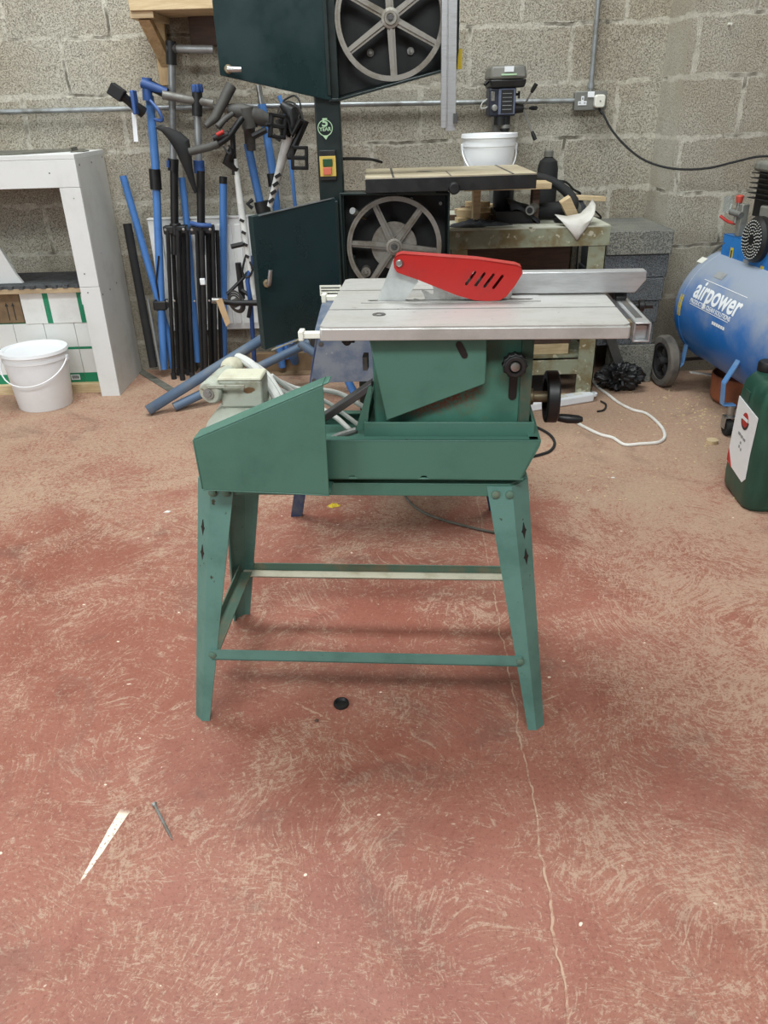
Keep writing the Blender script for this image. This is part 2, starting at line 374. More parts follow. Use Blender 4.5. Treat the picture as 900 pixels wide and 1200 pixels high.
# red painted floor
def floormat():
    n = NT('worn_red_floor_paint'); P = n.tc.outputs['Object']
    sx = n.node('ShaderNodeSeparateXYZ'); n.t.links.new(P, sx.inputs[0]); X = sx.outputs['X']; Y = sx.outputs['Y']
    big = n.noise(P, 1.7, 4, .6, .4); mid = n.noise(P, 6, 5, .65, .8)
    red = n.mix(n.rng(big, .35, .65), lin((152, 92, 78)), lin((138, 76, 62)))
    red = n.mix(n.math('MULTIPLY', n.rng(mid, .5, .75), .75), red, lin((118, 52, 40)))
    # brush curls: distorted wave-like noise
    warp = n.node('ShaderNodeTexNoise'); n.put(warp.inputs['Vector'], P); warp.inputs['Scale'].default_value = 1.9; warp.inputs['Detail'].default_value = 2
    vm = n.node('ShaderNodeVectorMath', operation='SCALE'); n.put(vm.inputs[0], warp.outputs['Color']); vm.inputs['Scale'].default_value = .62
    va = n.node('ShaderNodeVectorMath', operation='ADD'); n.put(va.inputs[0], P); n.put(va.inputs[1], vm.outputs[0])
    s1 = n.noise(n.mapping(va.outputs[0], (34, 170, 1)), 1, 5, .72, .5)
    s2 = n.noise(n.mapping(va.outputs[0], (170, 40, 1), (0, 0, .5)), 1, 5, .72, .5)
    st = n.math('MAXIMUM', s1, s2)
    fine = n.math('ADD', n.math('MULTIPLY', n.noise(P, 190, 4, .75, .4), .55), n.math('MULTIPLY', n.noise(P, 48, 4, .7, .8), .45))
    # wear amount: towards the back and the right
    wy = n.rng(Y, 1.7, 3.1, 0, 1); wx = n.rng(X, .35, .85, 0, 1)
    wr = n.math('MULTIPLY', wx, n.rng(Y, .5, 1.0, .5, 1.15))
    patch = n.math('MULTIPLY', n.math('SUBTRACT', n.noise(P, 3.4, 6, .7, .6), .5), 1.5)
    wear = n.math('ADD', n.math('ADD', n.math('MULTIPLY', wy, .34), n.math('MULTIPLY', wr, .25)), n.math('MULTIPLY', patch, 1.0))
    wear = n.math('ADD', wear, .0)
    thr = n.math('SUBTRACT', .566, n.math('MULTIPLY', wear, .18))
    mixn = n.math('ADD', n.math('MULTIPLY', st, .55), n.math('MULTIPLY', fine, .45))
    scr = n.rng(n.math('SUBTRACT', mixn, thr), -.045, .035)
    pale = n.mix(n.noise(P, 40, 3), lin((198, 172, 150)), lin((176, 146, 124)))
    col = n.mix(n.math('MULTIPLY', scr, .66), red, pale)
    # general dust veil
    veil = n.rng(wear, -.2, .7, .10, .36)
    dust = n.mix(n.rng(n.noise(P, 2.1, 4), .35, .65), lin((176, 152, 126)), lin((162, 132, 108)))
    col = n.mix(veil, col, dust)
    bld = n.rng(n.math('ADD', n.math('MULTIPLY', Y, 1), n.math('MULTIPLY', patch, 1.2)), 2.0, 2.6)
    col = n.mix(n.math('MULTIPLY', n.math('MULTIPLY', bld, n.rng(n.noise(P, 70, 6, .8), .44, .60)), .62), col, lin((178, 158, 132)))
    dk = n.rng(n.noise(P, 120, 5, .85), .50, .64)
    col = n.mix(n.math('MULTIPLY', dk, .48), col, lin((104, 58, 44)))
    gr_ = n.rng(n.noise(n.mapping(P, (1, 1, 1), (0, 0, 0), (3, 7, 0)), 2.6, 5, .65, .8), .54, .70)
    col = n.mix(n.math('MULTIPLY', gr_, .38), col, lin((96, 72, 64)))
    # white flecks
    w0 = n.node('ShaderNodeTexNoise'); n.put(w0.inputs['Vector'], P); w0.inputs['Scale'].default_value = 30
    vs2 = n.node('ShaderNodeVectorMath', operation='SCALE'); n.put(vs2.inputs[0], w0.outputs['Color']); vs2.inputs['Scale'].default_value = .02
    va2 = n.node('ShaderNodeVectorMath', operation='ADD'); n.put(va2.inputs[0], P); n.put(va2.inputs[1], vs2.outputs[0])
    fl = n.rng(n.vor(n.mapping(va2.outputs[0], (1, 1.3, 1)), 17), .075, .05)
    fl = n.math('MULTIPLY', fl, n.rng(n.noise(P, 9, 2), .50, .6))
    fl2 = n.rng(n.vor(va2.outputs[0], 46), .075, .05); fl2 = n.math('MULTIPLY', fl2, n.rng(n.noise(P, 5, 2), .5, .6))
    col = n.mix(n.math('MAXIMUM', fl, n.math('MULTIPLY', fl2, .7)), col, lin((228, 208, 188)))
    # long crack and two scuffs (segments)
    wn = n.math('MULTIPLY', n.math('SUBTRACT', n.noise(P, 7, 4, .6), .5), .035)
    def seg(x0, y0, x1, y1, w, jit=1.0, lo=.4, taper=0):
        L = math.hypot(x1-x0, y1-y0); dx, dy = (x1-x0)/L, (y1-y0)/L
        a = n.math('ADD', n.math('MULTIPLY', n.math('SUBTRACT', X, x0), dx), n.math('MULTIPLY', n.math('SUBTRACT', Y, y0), dy))
        b = n.math('SUBTRACT', n.math('MULTIPLY', n.math('SUBTRACT', X, x0), dy), n.math('MULTIPLY', n.math('SUBTRACT', Y, y0), dx))
        b = n.math('ABSOLUTE', n.math('ADD', b, n.math('MULTIPLY', wn, jit)))
        if taper: b = n.math('SUBTRACT', b, n.math('MULTIPLY', a, taper))
        r = n.rng(b, w, w*lo)
        r = n.math('MULTIPLY', r, n.rng(a, -.01, .01)); return n.math('MULTIPLY', r, n.rng(a, L+.01, L-.01))
    ck = n.math('MAXIMUM', seg(.245, .55, .268, 1.0, .0036, 1.5), seg(.268, 1.0, .298, 1.80, .0028, 1.5))
    ck = n.math('MAXIMUM', ck, n.math('MULTIPLY', seg(.298, 1.8, .36, 3.2, .003), .7))
    ck = n.math('MULTIPLY', ck, n.rng(n.noise(P, 45, 3), .38, .56, .25, 1))
    side = n.math('MAXIMUM', seg(-.33, 1.44, -.13, 1.3, .0035, .8), seg(-.26, 1.36, -.06, 1.0, .0014, .4))
    col = n.mix(n.math('MULTIPLY', n.math('MAXIMUM', ck, n.math('MULTIPLY', n.math('MULTIPLY', side, n.rng(n.noise(P, 60, 3), .46, .58)), .8)), .8), col, lin((190, 158, 134)))
    chip = seg(-.553, .915, -.522, 1.062, .003, .35, .6, .06)
    chip = n.math('MULTIPLY', chip, n.rng(n.noise(P, 160, 4), .34, .42))
    col = n.mix(chip, col, lin((236, 222, 200)))
    hgt = n.math('ADD', n.math('MULTIPLY', mixn, .6), n.math('MULTIPLY', ck, -1.5))
    rough = n.rng(wear, -.2, .5, .42, .75)
    return n.done(col, rough, 0, n.bump(hgt, .45, .003), .35)
M['floor'] = floormat()

# ================================================================== SETTING
struct('floor', G().box(-3.6, 3.4, -4.2, 4.2, -.12, 0), M['floor'])
struct('wall_back', G().box(-3.6, 1.31, 3.97, 4.2, 0, 4.4), M['wall'])
g = G().box(1.31, 3.4, 3.69, 4.2, 0, 4.4)
struct('wall_right', g, M['wall'])
M['plain'] = pm('painted_block', (158, 162, 164), (146, 150, 152), .9, 0, 3)
struct('wall_left', G().box(-3.8, -3.6, -4.2, 4.2, 0, 4.4), M['plain'])
struct('wall_front', G().box(-3.8, 3.6, -4.4, -4.2, 0, 4.4), M['plain'])
struct('wall_side', G().box(3.4, 3.6, -4.2, 3.69, 0, 4.4), M['plain'])
struct('ceiling', G().box(-3.8, 3.6, -4.4, 4.2, 4.4, 4.5), M['plain'])

# ================================================================== TABLE SAW (own frame u, v, z)
saw = thing('table_saw', 'green table saw with aluminium top and red blade guard on a splayed sheet metal stand', 'table saw', SO, PSI)
L = dict(world=False)
def mirror_u(p): return (-p[0], p[1], p[2])
def leg_geo(su, sv, front):
    # bent sheet: front flange, chamfer, side flange; outer path top and bottom
    top = [(.245, .062), (.292, .062), (.326, .096), (.326, .135)]
    bot = [(.350, .0), (.368, .0), (.386, .018), (.386, .036)]
    if not front: top = [(a, .41-b) for a, b in top]; bot = [(a, .41-b) for a, b in bot]
    ins = .004
    zt = .553 if front else .553
    n = len(top)
    def path(pts, z, inner):
        out = []
        cx, cv = (0, .205)
        for i, (a, b) in enumerate(pts):
            if inner:
                dv = ins if b < .205 else -ins
                a2, b2 = a-(ins if i >= 1 else 0), b+(dv if i <= 2 else 0)
            else: a2, b2 = a, b
            out.append(Vector((a2*su, b2, z)))
        return out
    g = G()
    To, Ti = path(top, zt, 0), path(top, zt, 1); Bo, Bi = path(bot, 0, 0), path(bot, 0, 1)
    for i in range(n-1):
        g.hull8([To[i], To[i+1], Ti[i+1], Ti[i]], [Bo[i], Bo[i+1], Bi[i+1], Bi[i]])
    return g
def lerp_leg(z, front, k):   # centre of a path point at height z
    top = [(.245, .062), (.292, .062), (.326, .096), (.326, .135)][k]; bot = [(.350, .0), (.368, .0), (.386, .018), (.386, .036)][k]
    t = z/.553; a = bot[0]+(top[0]-bot[0])*t; b = bot[1]+(top[1]-bot[1])*t
    return (a, b if front else .41-b)
for su in (-1, 1):
    for fr in (True, False):
        lg = part('leg', leg_geo(su, 1, fr), M['green_leg'], saw, **L)
        g = G(); c = .005 if fr else -.005
        for k in range(2):
            a, b = (.262 + .027*k)*su, (.062 if fr else .348)
            z = .538; a2 = a
            g.lathe([(0, 0), (.008, 0), (.008, .004), (.0045, .006), (0, .006)], (a2, b+(-.006 if fr else .006)+.004*(1 if fr else -1), z), (0, -1 if fr else 1, 0), 12)
        a, b = lerp_leg(.172, fr, 0)
        g.lathe([(0, 0), (.008, 0), (.008, .004), (.0045, .006), (0, .006)], ((a+.008)*su, b+(-.001 if fr else .001), .172), (0, -1 if fr else 1, 0), 12)
        part('bolt', g, M['dark_steel'] if not fr else M['green_worn'], lg, **L)
        if fr:  # diamond slots in the chamfer flange
            g = G()
            for zz in (.455, .40):
                (a0, b0), (a1, b1) = lerp_leg(zz, fr, 1), lerp_leg(zz, fr, 2)
                mx, mv = (a0+a1)/2, (b0+b1)/2; nx = Vector((.707, -.707, 0))*.0008
                dirx = Vector((.707, .707, 0)); up = Vector((-.06, .09, .55)).normalized(); up = Vector((-.1, .1, 1)).normalized()
                c0 = Vector((mx, mv, zz))
                q = [c0+up*.018, c0+dirx*.004+up*.004, c0+dirx*.0075, c0+dirx*.004-up*.004, c0-up*.018, c0-dirx*.004-up*.004, c0-dirx*.0075, c0-dirx*.004+up*.004]
                A = [p+nx for p in q]; B = [p-nx for p in q]
                if su < 0: A = [Vector(mirror_u(p)) for p in A]; B = [Vector(mirror_u(p)) for p in B]
                vs = A+B; m_ = len(A)
                g._faces(vs, [tuple(range(m_)), tuple(range(2*m_-1, m_-1, -1))]+[(i, m_+i, m_+(i+1) % m_, (i+1) % m_) for i in range(m_)])
            part('slot', g, M['black'], lg, **L)
# lower rails (angle sections)
def angle_bar(name, p0, p1, vert, flange, h, w, t=.003, m='green_leg'):
    p0, p1 = Vector(p0), Vector(p1); f = Vector(flange)
    g = G(); up = Vector((0, 0, h))
    g.hull8([p0, p1, p1+up, p0+up], [p0+f*t, p1+f*t, p1+up+f*t, p0+up+f*t])
    g.hull8([p0, p1, p1+Vector((0, 0, t)), p0+Vector((0, 0, t))], [p0+f*w, p1+f*w, p1+f*w+Vector((0, 0, t)), p0+f*w+Vector((0, 0, t))])
    return g
fa = lerp_leg(.17, True, 0)
part('front_rail', angle_bar('r', (-fa[0]-.01, fa[1]-.003, .159), (fa[0]+.01, fa[1]-.003, .159), 0, (0, 1, 0), .026, .028), M['green_leg'], saw, **L)
part('rear_rail', angle_bar('r', (-.345, .393, .148), (.345, .393, .148), 0, (0, -1, 0), .024, .032), M['green_worn'], saw, **L)
part('dusty_flange', G().box(-.345, .345, .359, .389, .1512, .1525), M['dust'], saw, label='pale dusty upper face of the rear rail', **L)
for su in (-1, 1):
    part('side_rail', angle_bar('r', (su*.352, .035, .152), (su*.352, .375, .152), 0, (-su, 0, 0), .024, .03), M['green_worn'], saw, **L)
# top frame
g = G()
g.pxy([(-.292, .066), (.292, .066), (.322, .097), (.322, .313), (.292, .344), (-.292, .344), (-.322, .313), (-.322, .097)], .534, .536)
fr_out = [(-.290, .064), (.290, .064), (.322, .097), (.322, .313), (.290, .346), (-.290, .346), (-.322, .313), (-.322, .097)]
fr_in = [(a*.985, .205+(b-.205)*.975) for a, b in fr_out]
g.b.free(); g = G()
for i in range(8):
    j = (i+1) % 8
    a, b, c, d = fr_out[i], fr_out[j], fr_in[j], fr_in[i]
    g.hull8([(a[0], a[1], .531), (b[0], b[1], .531), (c[0], c[1], .531), (d[0], d[1], .531)], [(a[0], a[1], .556), (b[0], b[1], .556), (c[0], c[1], .556), (d[0], d[1], .556)])
    e, f_ = [(q[0]*.88, .205+(q[1]-.205)*.82) for q in (fr_out[j], fr_out[i])]
    g.hull8([(a[0], a[1], .553), (b[0], b[1], .553), (e[0], e[1], .553), (f_[0], f_[1], .553)], [(a[0]*.995, a[1], .558), (b[0]*.995, b[1], .558), (e[0], e[1], .558), (f_[0], f_[1], .558)])
part('top_frame', g, M['green'], saw, .001, **L)
# base tray (open trough)
tray = [(-.285, .652), (.340, .652), (.338, .640), (.308, .573), (.135, .571), (.130, .579), (.122, .579), (.115, .571), (-.0, .571), (-.006, .579), (-.014, .579), (-.020, .571), (-.285, .571)]
zb0 = S(400, 481, .352)[1]
g = G().pxz(tray, .052, .056).pxz([(-.285, zb0), (.03, zb0), (.03, .652)]+tray[1:4]+[(-.285, .571)], .35, .354)
g.box(-.285, .312, .052, .354, .571, .575)
g.hull8([(.340, .052, .652), (.336, .052, .652), (.304, .052, .573), (.308, .052, .573)], [(.340, .354, .652), (.336, .354, .652), (.304, .354, .573), (.308, .354, .573)])
g.box(-.285, -.281, .052, .354, .571, .652)
g.box(-.285, .336, .052, .072, .648, .652); g.box(.03, .336, .334, .354, .648, .652); g.box(-.285, .03, .334, .354, zb0-.003, zb0)
g.box(.318, .338, .056, .35, .648, .652)
tr = part('base_tray', g, M['green'], saw, .0012, **L)
# raised sill under the body
g = G().box(.012, .330, .086, .090, .646, .674).box(.012, .330, .326, .330, .646, .674).box(.326, .330, .09, .326, .646, .674).box(.012, .016, .09, .326, .646, .674).box(.012, .330, .086, .330, .643, .648)
part('sill', g, M['green'], saw, .001, **L)
# body
g = G().box(.030, .304, .112, .30, .648, .838)
n = NT('green_body_paint_with_grime'); P_ = n.tc.outputs['Object']; sx_ = n.node('ShaderNodeSeparateXYZ'); n.t.links.new(P_, sx_.inputs[0])
dz = n.math('ABSOLUTE', n.math('SUBTRACT', sx_.outputs['Z'], n.math('ADD', n.math('MULTIPLY', sx_.outputs['X'], .28), .665)))
mk = n.math('MULTIPLY', n.rng(dz, .035, .0), n.rng(sx_.outputs['X'], .07, .13)); mk = n.math('MULTIPLY', mk, n.rng(sx_.outputs['X'], .25, .2))
mk = n.math('MULTIPLY', mk, n.rng(n.noise(P_, 150, 3, .7), .42, .55))
bc_ = n.mix(n.rng(n.noise(P_, 8, 5, .6), .4, .7), lin((66, 114, 98)), lin((54, 94, 80)))
bc_ = n.mix(n.math('MULTIPLY', n.rng(n.noise(P_, 30, 4, .7), .55, .7), .5), bc_, lin((84, 92, 66)))
bc_ = n.mix(mk, bc_, lin((112, 62, 44)))
M['body'] = n.done(bc_, .45)
part('body', g, M['body'], saw, .004, **L)
g = G().box(.302, .322, .104, .125, .655, .838); g.box(.302, .322, .104, .106, .655, .838)
part('body_flange', g, M['green_worn'], saw, .002, **L)
g = G(); q = [S(432, 452, .1), S(436, 452, .1), S(430, 503, .1), S(417, 503, .1)]
g.pxz(q, .095, .099)
part('gusset', g, M['green'], saw, **L)
q = [S(432, 396, .082), S(571, 396, .082), S(569, 450, .082), S(453, 493, .082)]
cp = part('tilt_plate', G().pxz(q, .082, .112), M['green'], saw, .002, **L)
def slot2d(cx, cz, l, w, ang):
    pts = []; c, s_ = math.cos(ang), math.sin(ang)
    for e in (1, -1):
        for k in range(7):
            a = -PI/2+PI*k/6; x = e*(l/2)+e*math.cos(a)*w; y = e*math.sin(a)*w
            pts.append((cx+x*c-y*s_, cz+x*s_+y*c))
    return pts
s0 = S(541, 410, .082)
g = G().pxz(slot2d(s0[0], s0[1], .022, .0058, math.radians(-62)), .0805, .0835)
part('slot', g, M['black'], cp, **L)
s0 = S(601, 452, .112)
part('slot', G().pxz(slot2d(s0[0], s0[1], .04, .0075, PI/2), .1105, .1125), M['black'], saw, **L)
# star knob
kx, kz = S(603, 427, .09)
prof = []
for k in range(36):
    a = 2*PI*k/36; r = .0215*(1+.09*math.cos(12*a)); prof.append((kx+r*math.cos(a), kz+r*math.sin(a)))
g = G().pxz(prof, .078, .098); g.ring((kx, .078, kz), (0, 1, 0), .012, .019, -.006, .001, 24)
kb = part('star_knob', g, M['black'], saw, .0015, **L)
part('cap', G().lathe([(0, -.008), (.008, -.006), (.010, 0), (0, 0)], (kx, .078, kz), (0, 1, 0), 20), M['steel'], kb, **L)
part('knob_shaft', G().cyl((kx, .095, kz), (kx, .115, kz), .006), M['steel'], saw, **L)
# handwheel on the right
hz = .684
g = G(); rp = []
hw_v = .2
for k in range(20):
    pass
g.ring((.375, hw_v, hz), (1, 0, 0), .036, .051, -.014, .010, 40)
g.lathe([(0, -.006), (.038, -.004), (.038, .003), (.014, .006), (.014, .012), (0, .012)], (.375, hw_v, hz), (1, 0, 0), 32)
hw = part('handwheel', g, M['black'], saw, .003, **L)
g = G().tube([(.385, hw_v, hz-.043), (.392, hw_v, hz-.044), (.41, hw_v-.001, hz-.046), (.43, hw_v-.002, hz-.047), (.438, hw_v-.002, hz-.047)], [.005, .008, .0095, .0085, .005], 14)
part('handle', g, M['black'], hw, **L)
g = G().tube([(.304, hw_v, hz), (.338, hw_v, hz)], .016, 20); g.tube([(.338, hw_v, hz), (.372, hw_v, hz)], .011, 16)
part('wheel_shaft', g, M['brass'], saw, .001, **L)
# table top: real slot for the blade and two grooves
zt = .862
def rrect(x0, x1, y0, y1, r, n=5):
    P = []
    for cx, cy, a0 in ((x1-r, y1-r, 0), (x0+r, y1-r, PI/2), (x0+r, y0+r, PI), (x1-r, y0+r, 3*PI/2)):
        for k in range(n+1):
            a = a0+PI/2*k/n; P.append((cx+r*math.cos(a), cy+r*math.sin(a)))
    return P
g = G()
tx0, tx1, ty0, ty1 = -.056, .476, .056, .478
base = rrect(tx0, tx1, ty0, ty1, .012)
slot = [(.015, .245), (.33, .245), (.33, .278), (.015, .278)]
g.plate(base, [slot], .010, Matrix.Translation((0, 0, zt-.014)))
def strip(y0, y1, holes=()):
    g.plate([(tx0, y0), (tx1, y0), (tx1, y1), (tx0, y1)] if not (y0 == ty0 or y1 == ty1) else
            ([(tx0+.01, y0), (tx1-.01, y0), (tx1, y0+.01), (tx1, y1), (tx0, y1), (tx0, y0+.01)] if y0 == ty0 else
             [(tx0, y0), (tx1, y0), (tx1, y1-.01), (tx1-.01, y1), (tx0+.01, y1), (tx0, y1-.01)]),
            list(holes), .0045, Matrix.Translation((0, 0, zt-.0045)))
strip(ty0, .181); strip(.189, .350, [slot]); strip(.358, ty1)
apr = []
for x0, x1, y0, y1 in ((tx0+.002, tx1-.002, ty0-.003, ty0+.004), (tx0+.002, tx1-.002, ty1-.004, ty1), (tx0, tx0+.006, ty0, ty1), (tx1-.006, tx1, ty0, ty1)):
    g.box(x0, x1, y0, y1, .838, zt-.003)
tt = part('table_top', g, M['alu_top'], saw, .0015, **L)
g = G()
for v_ in (.185, .354): g.box(tx0+.001, tx1-.001, v_-.003, v_+.003, zt-.0042, zt-.0034)
part('groove_strip', g, M['dark_steel'], tt, **L)  # dark strips lining the bottoms of the two grooves
# throat insert plate flush with the top
g = G()
g.plate([(.0, .235), (.345, .235), (.345, .29), (.0, .29)], [[(.012, .2475), (.332, .2475), (.332, .2575), (.012, .2575)]], .0012, Matrix.Translation((0, 0, zt+.0002)))
part('throat_plate', g, M['alu_top'], saw, **L)
cx, cy = .042, .143
part('table_screw', G().lathe([(.0, 0), (.006, 0), (.006, .0012), (.012, .0012), (.0125, 0)], (cx, cy, zt), (0, 0, 1), 24), M['dark_steel'], saw, label='dark round screw in the aluminium top', **L)
# riving knife, blade, guard
kv = .2515
kn = [S(*p, kv) for p in ((442, 353), (461, 304), (468, 300), (480, 306), (490, 330), (484, 338), (478, 347), (474, 353))]
kn = [(kn[0][0]-.004, zt-.03)]+kn+[(kn[-1][0], zt-.03)]
part('riving_knife', G().pxz(kn, kv-.0014, kv+.0014), M['knife'], saw, **L)
bc = (.203, .778); br = .128; teeth = []
NTE = 36
for k in range(NTE):
    a = 2*PI*k/NTE
    for da, rr in ((0, br-.001), (.004, br+.006), (.03, br+.006), (.075, br-.004), (.10, br-.013), (.14, br-.010)):
        teeth.append((bc[0]-rr*math.cos(a+da)*1, bc[1]+rr*math.sin(a+da)))
hole = [(bc[0]+.015*math.cos(2*PI*k/20), bc[1]+.015*math.sin(2*PI*k/20)) for k in range(20)]
g = G().plate(teeth, [hole], .0022, Matrix.Translation((0, kv+.0011, 0)) @ Matrix.Rotation(PI/2, 4, 'X'))
part('saw_blade', g, M['steel'], saw, **L)
part('arbor', G().lathe([(0, -.02), (.022, -.02), (.022, .02), (0, .02)], (bc[0], kv, bc[1]), (0, 1, 0), 24), M['dark_steel'], saw, **L)
gv = .236
go = [S(*p, gv) for p in ((462, 314), (461, 306), (464, 300), (470, 297.5), (500, 299.5), (560, 304), (605, 310.5), (611, 313), (612.5, 319), (604, 333), (592, 348), (586, 352), (572, 353), (556, 352), (535, 346), (510, 336), (490, 328), (470, 321), (465, 319))]
def guard_slot(px, py):
    c = S(px, py, gv); return slot2d(c[0], c[1], .026, .0027, math.radians(54))
holes = [guard_slot(551.5, 326), guard_slot(562.5, 327.5), guard_slot(573, 329), guard_slot(583.5, 330.5)]
Rx = Matrix.Rotation(PI/2, 4, 'X')
g = G()
g.plate(go, holes, .002, Matrix.Translation((0, gv+.002, 0)) @ Rx)
g.plate(go, holes, .002, Matrix.Translation((0, gv+.034, 0)) @ Rx)
n_ = len(go)
for i in range(2, 10):   # closed top edge of the channel
    a, b = go[i], go[i+1]; t_ = .002
    g.hull8([(a[0], gv, a[1]), (b[0], gv, b[1]), (b[0], gv, b[1]-t_), (a[0], gv, a[1]-t_)], [(a[0], gv+.034, a[1]), (b[0], gv+.034, b[1]), (b[0], gv+.034, b[1]-t_), (a[0], gv+.034, a[1]-t_)])
for i in (0, 1):
    a, b = go[i], go[i+1]
    g.hull8([(a[0], gv, a[1]), (b[0], gv, b[1]), (b[0]+.002, gv, b[1]), (a[0]+.002, gv, a[1])], [(a[0], gv+.034, a[1]), (b[0], gv+.034, b[1]), (b[0]+.002, gv+.034, b[1]), (a[0]+.002, gv+.034, a[1])])
gd = part('blade_guard', g, M['red'], saw, label='red plastic blade guard with four slanted slots', **L)
c = S(468, 308.5, gv)
part('bolt', G().lathe([(0, -.006), (.0055, -.005), (.0075, -.001), (.0075, .0)], (c[0], gv, c[1]), (0, 1, 0), 20), M['steel'], gd, **L)
# rip fence
g = G(); fv = .292
q = [(.20, zt+.002), S(744, 345, fv), S(757.5, 328, fv), S(758, 317.5, fv)]
zt2 = q[3][1]; q = [(.20, zt+.002), (q[1][0], zt+.002), (q[2][0], q[2][1]), (q[3][0], zt2), (.20, zt2)]
g.pxz(q, fv, fv+.028)
fe = part('rip_fence', g, M['alu'], saw, .0015, **L)
g = G().box(.494, .52, .30, .40, .85, .866).box(.497, .515, .285, .31, .818, .858)
g.lathe([(0, 0), (.012, .002), (.012, .012), (.006, .014), (.006, .03), (0, .03)], (.545, .31, .835), (1, 0, 0), 20)
g.cyl((.515, .31, .835), (.55, .31, .835), .006)
part('fence_clamp', g, M['black'], fe, .001, **L)
# fence rail along the right edge: hollow square tube
g = G(); a0, a1, z0, z1 = .496, .526, .815, .850
for x0, x1, q0, q1 in ((a0, a1, z0, z0+.003), (a0, a1, z1-.003, z1), (a0, a0+.003, z0, z1), (a1-.003, a1, z0, z1)):
    g.box(x0, x1, .115, .46, q0, q1)
g.box(a0+.003, a1-.003, .13, .455, z0+.003, z1-.008)
rl = part('fence_rail', g, M['alu'], saw, .001, **L)
part('rail_scale', G().box(a0+.009, a1-.009, .15, .44, z1, z1+.0008), M['dark_steel'], rl, **L)
part('rail_bracket', G().box(.472, .498, .135, .16, .822, .846).box(.472, .498, .40, .425, .822, .846), M['brass'], saw, .001, **L)
# stub bars at the left edge
for v0 in (.086, .386):
    g = G().box(-.092, -.05, v0-.009, v0+.009, .836, .846)
    sb = part('guide_bar', g, M['wplastic'], saw, .001, **L)
    part('end_cap', G().box(-.098, -.088, v0-.012, v0+.012, .832, .85), M['wplastic'], sb, .002, **L)
c0 = (-.082, .36)
g = G().box(-.104, -.058, .40, .4015, .842, .864)
sc = part('scale_plate', g, M['wplastic'], saw, .0, label='small white scale plate with black lines', **L)
g = G()
for k in range(3): g.box(-.101, -.061, .3985, .3999, .846+.006*k, .848+.006*k)
part('scale_marks', g, M['blackprint'], sc, **L)
part('scale_bracket', G().box(-.07, -.05, .395, .41, .838, .846), M['alu'], saw, **L)
# locking lever under the top
c = S(408, 402, .12)
part('locking_screw', G().cyl((c[0], .10, c[1]+.008), (c[0], .15, c[1]+.008), .008).box(c[0]-.012, c[0]+.012, .12, .14, c[1], c[1]+.03), M['black'], saw, .001, **L)
c = S(427, 432, .12)
part('bracket', G().box(c[0]-.003, c[0]+.006, .12, .15, c[1]-.004, c[1]+.022), M['dark_steel'], saw, **L)
# motor belt guard on the left (open box, five sides)
def gout(v): return [S(*p, v) for p in ((227, 516), (238, 573.5), (386, 580), (378.5, 452))]
o = gout(.0); g = G()
F0, F1 = .0, .058; t_ = .003
g.pxz(o, F0, F0+t_)
def flange(a, b, w, y1=F1):
    a, b = Vector((a[0], 0, a[1])), Vector((b[0], 0, b[1])); d = (b-a).normalized(); nrm = Vector((-d.z, 0, d.x))*(-w)
    g.hull8([a+Vector((0, F0, 0)), b+Vector((0, F0, 0)), b+nrm+Vector((0, F0, 0)), a+nrm+Vector((0, F0, 0))],
            [a+Vector((0, y1, 0)), b+Vector((0, y1, 0)), b+nrm+Vector((0, y1, 0)), a+nrm+Vector((0, y1, 0))])
flange(o[0], o[1], t_); flange(o[1], o[2], t_)
d2 = (o[3][0]+.006, o[3][1]+.006)
flange((o[0][0], o[0][1]), (o[3][0], o[3][1]), -t_, .045)
tp = Vector((o[3][0], 0, o[3][1])); dd_ = (tp-Vector((o[0][0], 0, o[0][1]))).normalized(); e_ = tp+dd_*.012
g.hull8([tp, e_, e_+Vector((0, 0, .003)), tp+Vector((0, 0, .003))], [tp+Vector((0, .045, 0)), e_+Vector((0, .03, 0)), e_+Vector((0, .03, .003)), tp+Vector((0, .045, .003))])
bg = part('belt_guard', g, M['green'], saw, .0012, **L)
# links between guard and body
g = G(); a = S(379, 492, .13); b = S(437, 452, .13)
g.hull8([(a[0], .10, a[1]), (b[0], .10, b[1]), (b[0], .10, b[1]+.016), (a[0], .10, a[1]+.016)], [(a[0], .13, a[1]), (b[0], .13, b[1]), (b[0], .13, b[1]+.016), (a[0], .13, a[1]+.016)])
part('drive_belt', g, M['dark_steel'], saw, .002, **L)
g = G(); a = S(376, 522, .16); b = S(418, 504, .16)
g.tube([(a[0], .16, a[1]), ((a[0]+b[0])/2, .16, (a[1]+b[1])/2+.004), (b[0], .16, b[1])], .007, 10)
part('tension_bar', g, M['steel_dull'], saw, **L)
# motor
mc = (-.262, .615); mv = .14
g = G().lathe([(0, 0), (.028, 0), (.05, .006), (.062, .016), (.066, .03), (.066, .17), (.055, .185), (0, .19)], (mc[0]+.01, mv-.02, mc[1]), (0, 1, 0), 36)
g.box(mc[0]-.05, mc[0]+.07, mv+.02, mv+.13, .553, .60)
mo = part('motor', g, M['motor_grey'], saw, .002, **L)
b0 = S(263, 476, .17); b1 = S(309, 441, .17)
g = G().box(b0[0]+.006, b1[0]-.006, .15, .20, b0[1]-.05, b0[1]+.008); g.box(b0[0], b1[0], .145, .205, b0[1]+.006, b1[1])
tb = part('terminal_box', g, M['motor_grey'], mo, .004, **L)
g = G(); zt3 = b1[1]
for i_ in range(1):
    g.hull8([(b0[0]-.001, .143, zt3), (b1[0]+.001, .143, zt3), (b1[0]+.001, .207, zt3), (b0[0]-.001, .207, zt3)], [(b0[0]+.002, .146, zt3+.006), (b1[0]-.002, .146, zt3+.006), (b1[0]-.003, .204, zt3+.006), (b0[0]+.003, .204, zt3+.006)])
ld = part('lid', g, M['cream'], tb, .002, **L)
ccx, ccz = S(247, 458, .15)
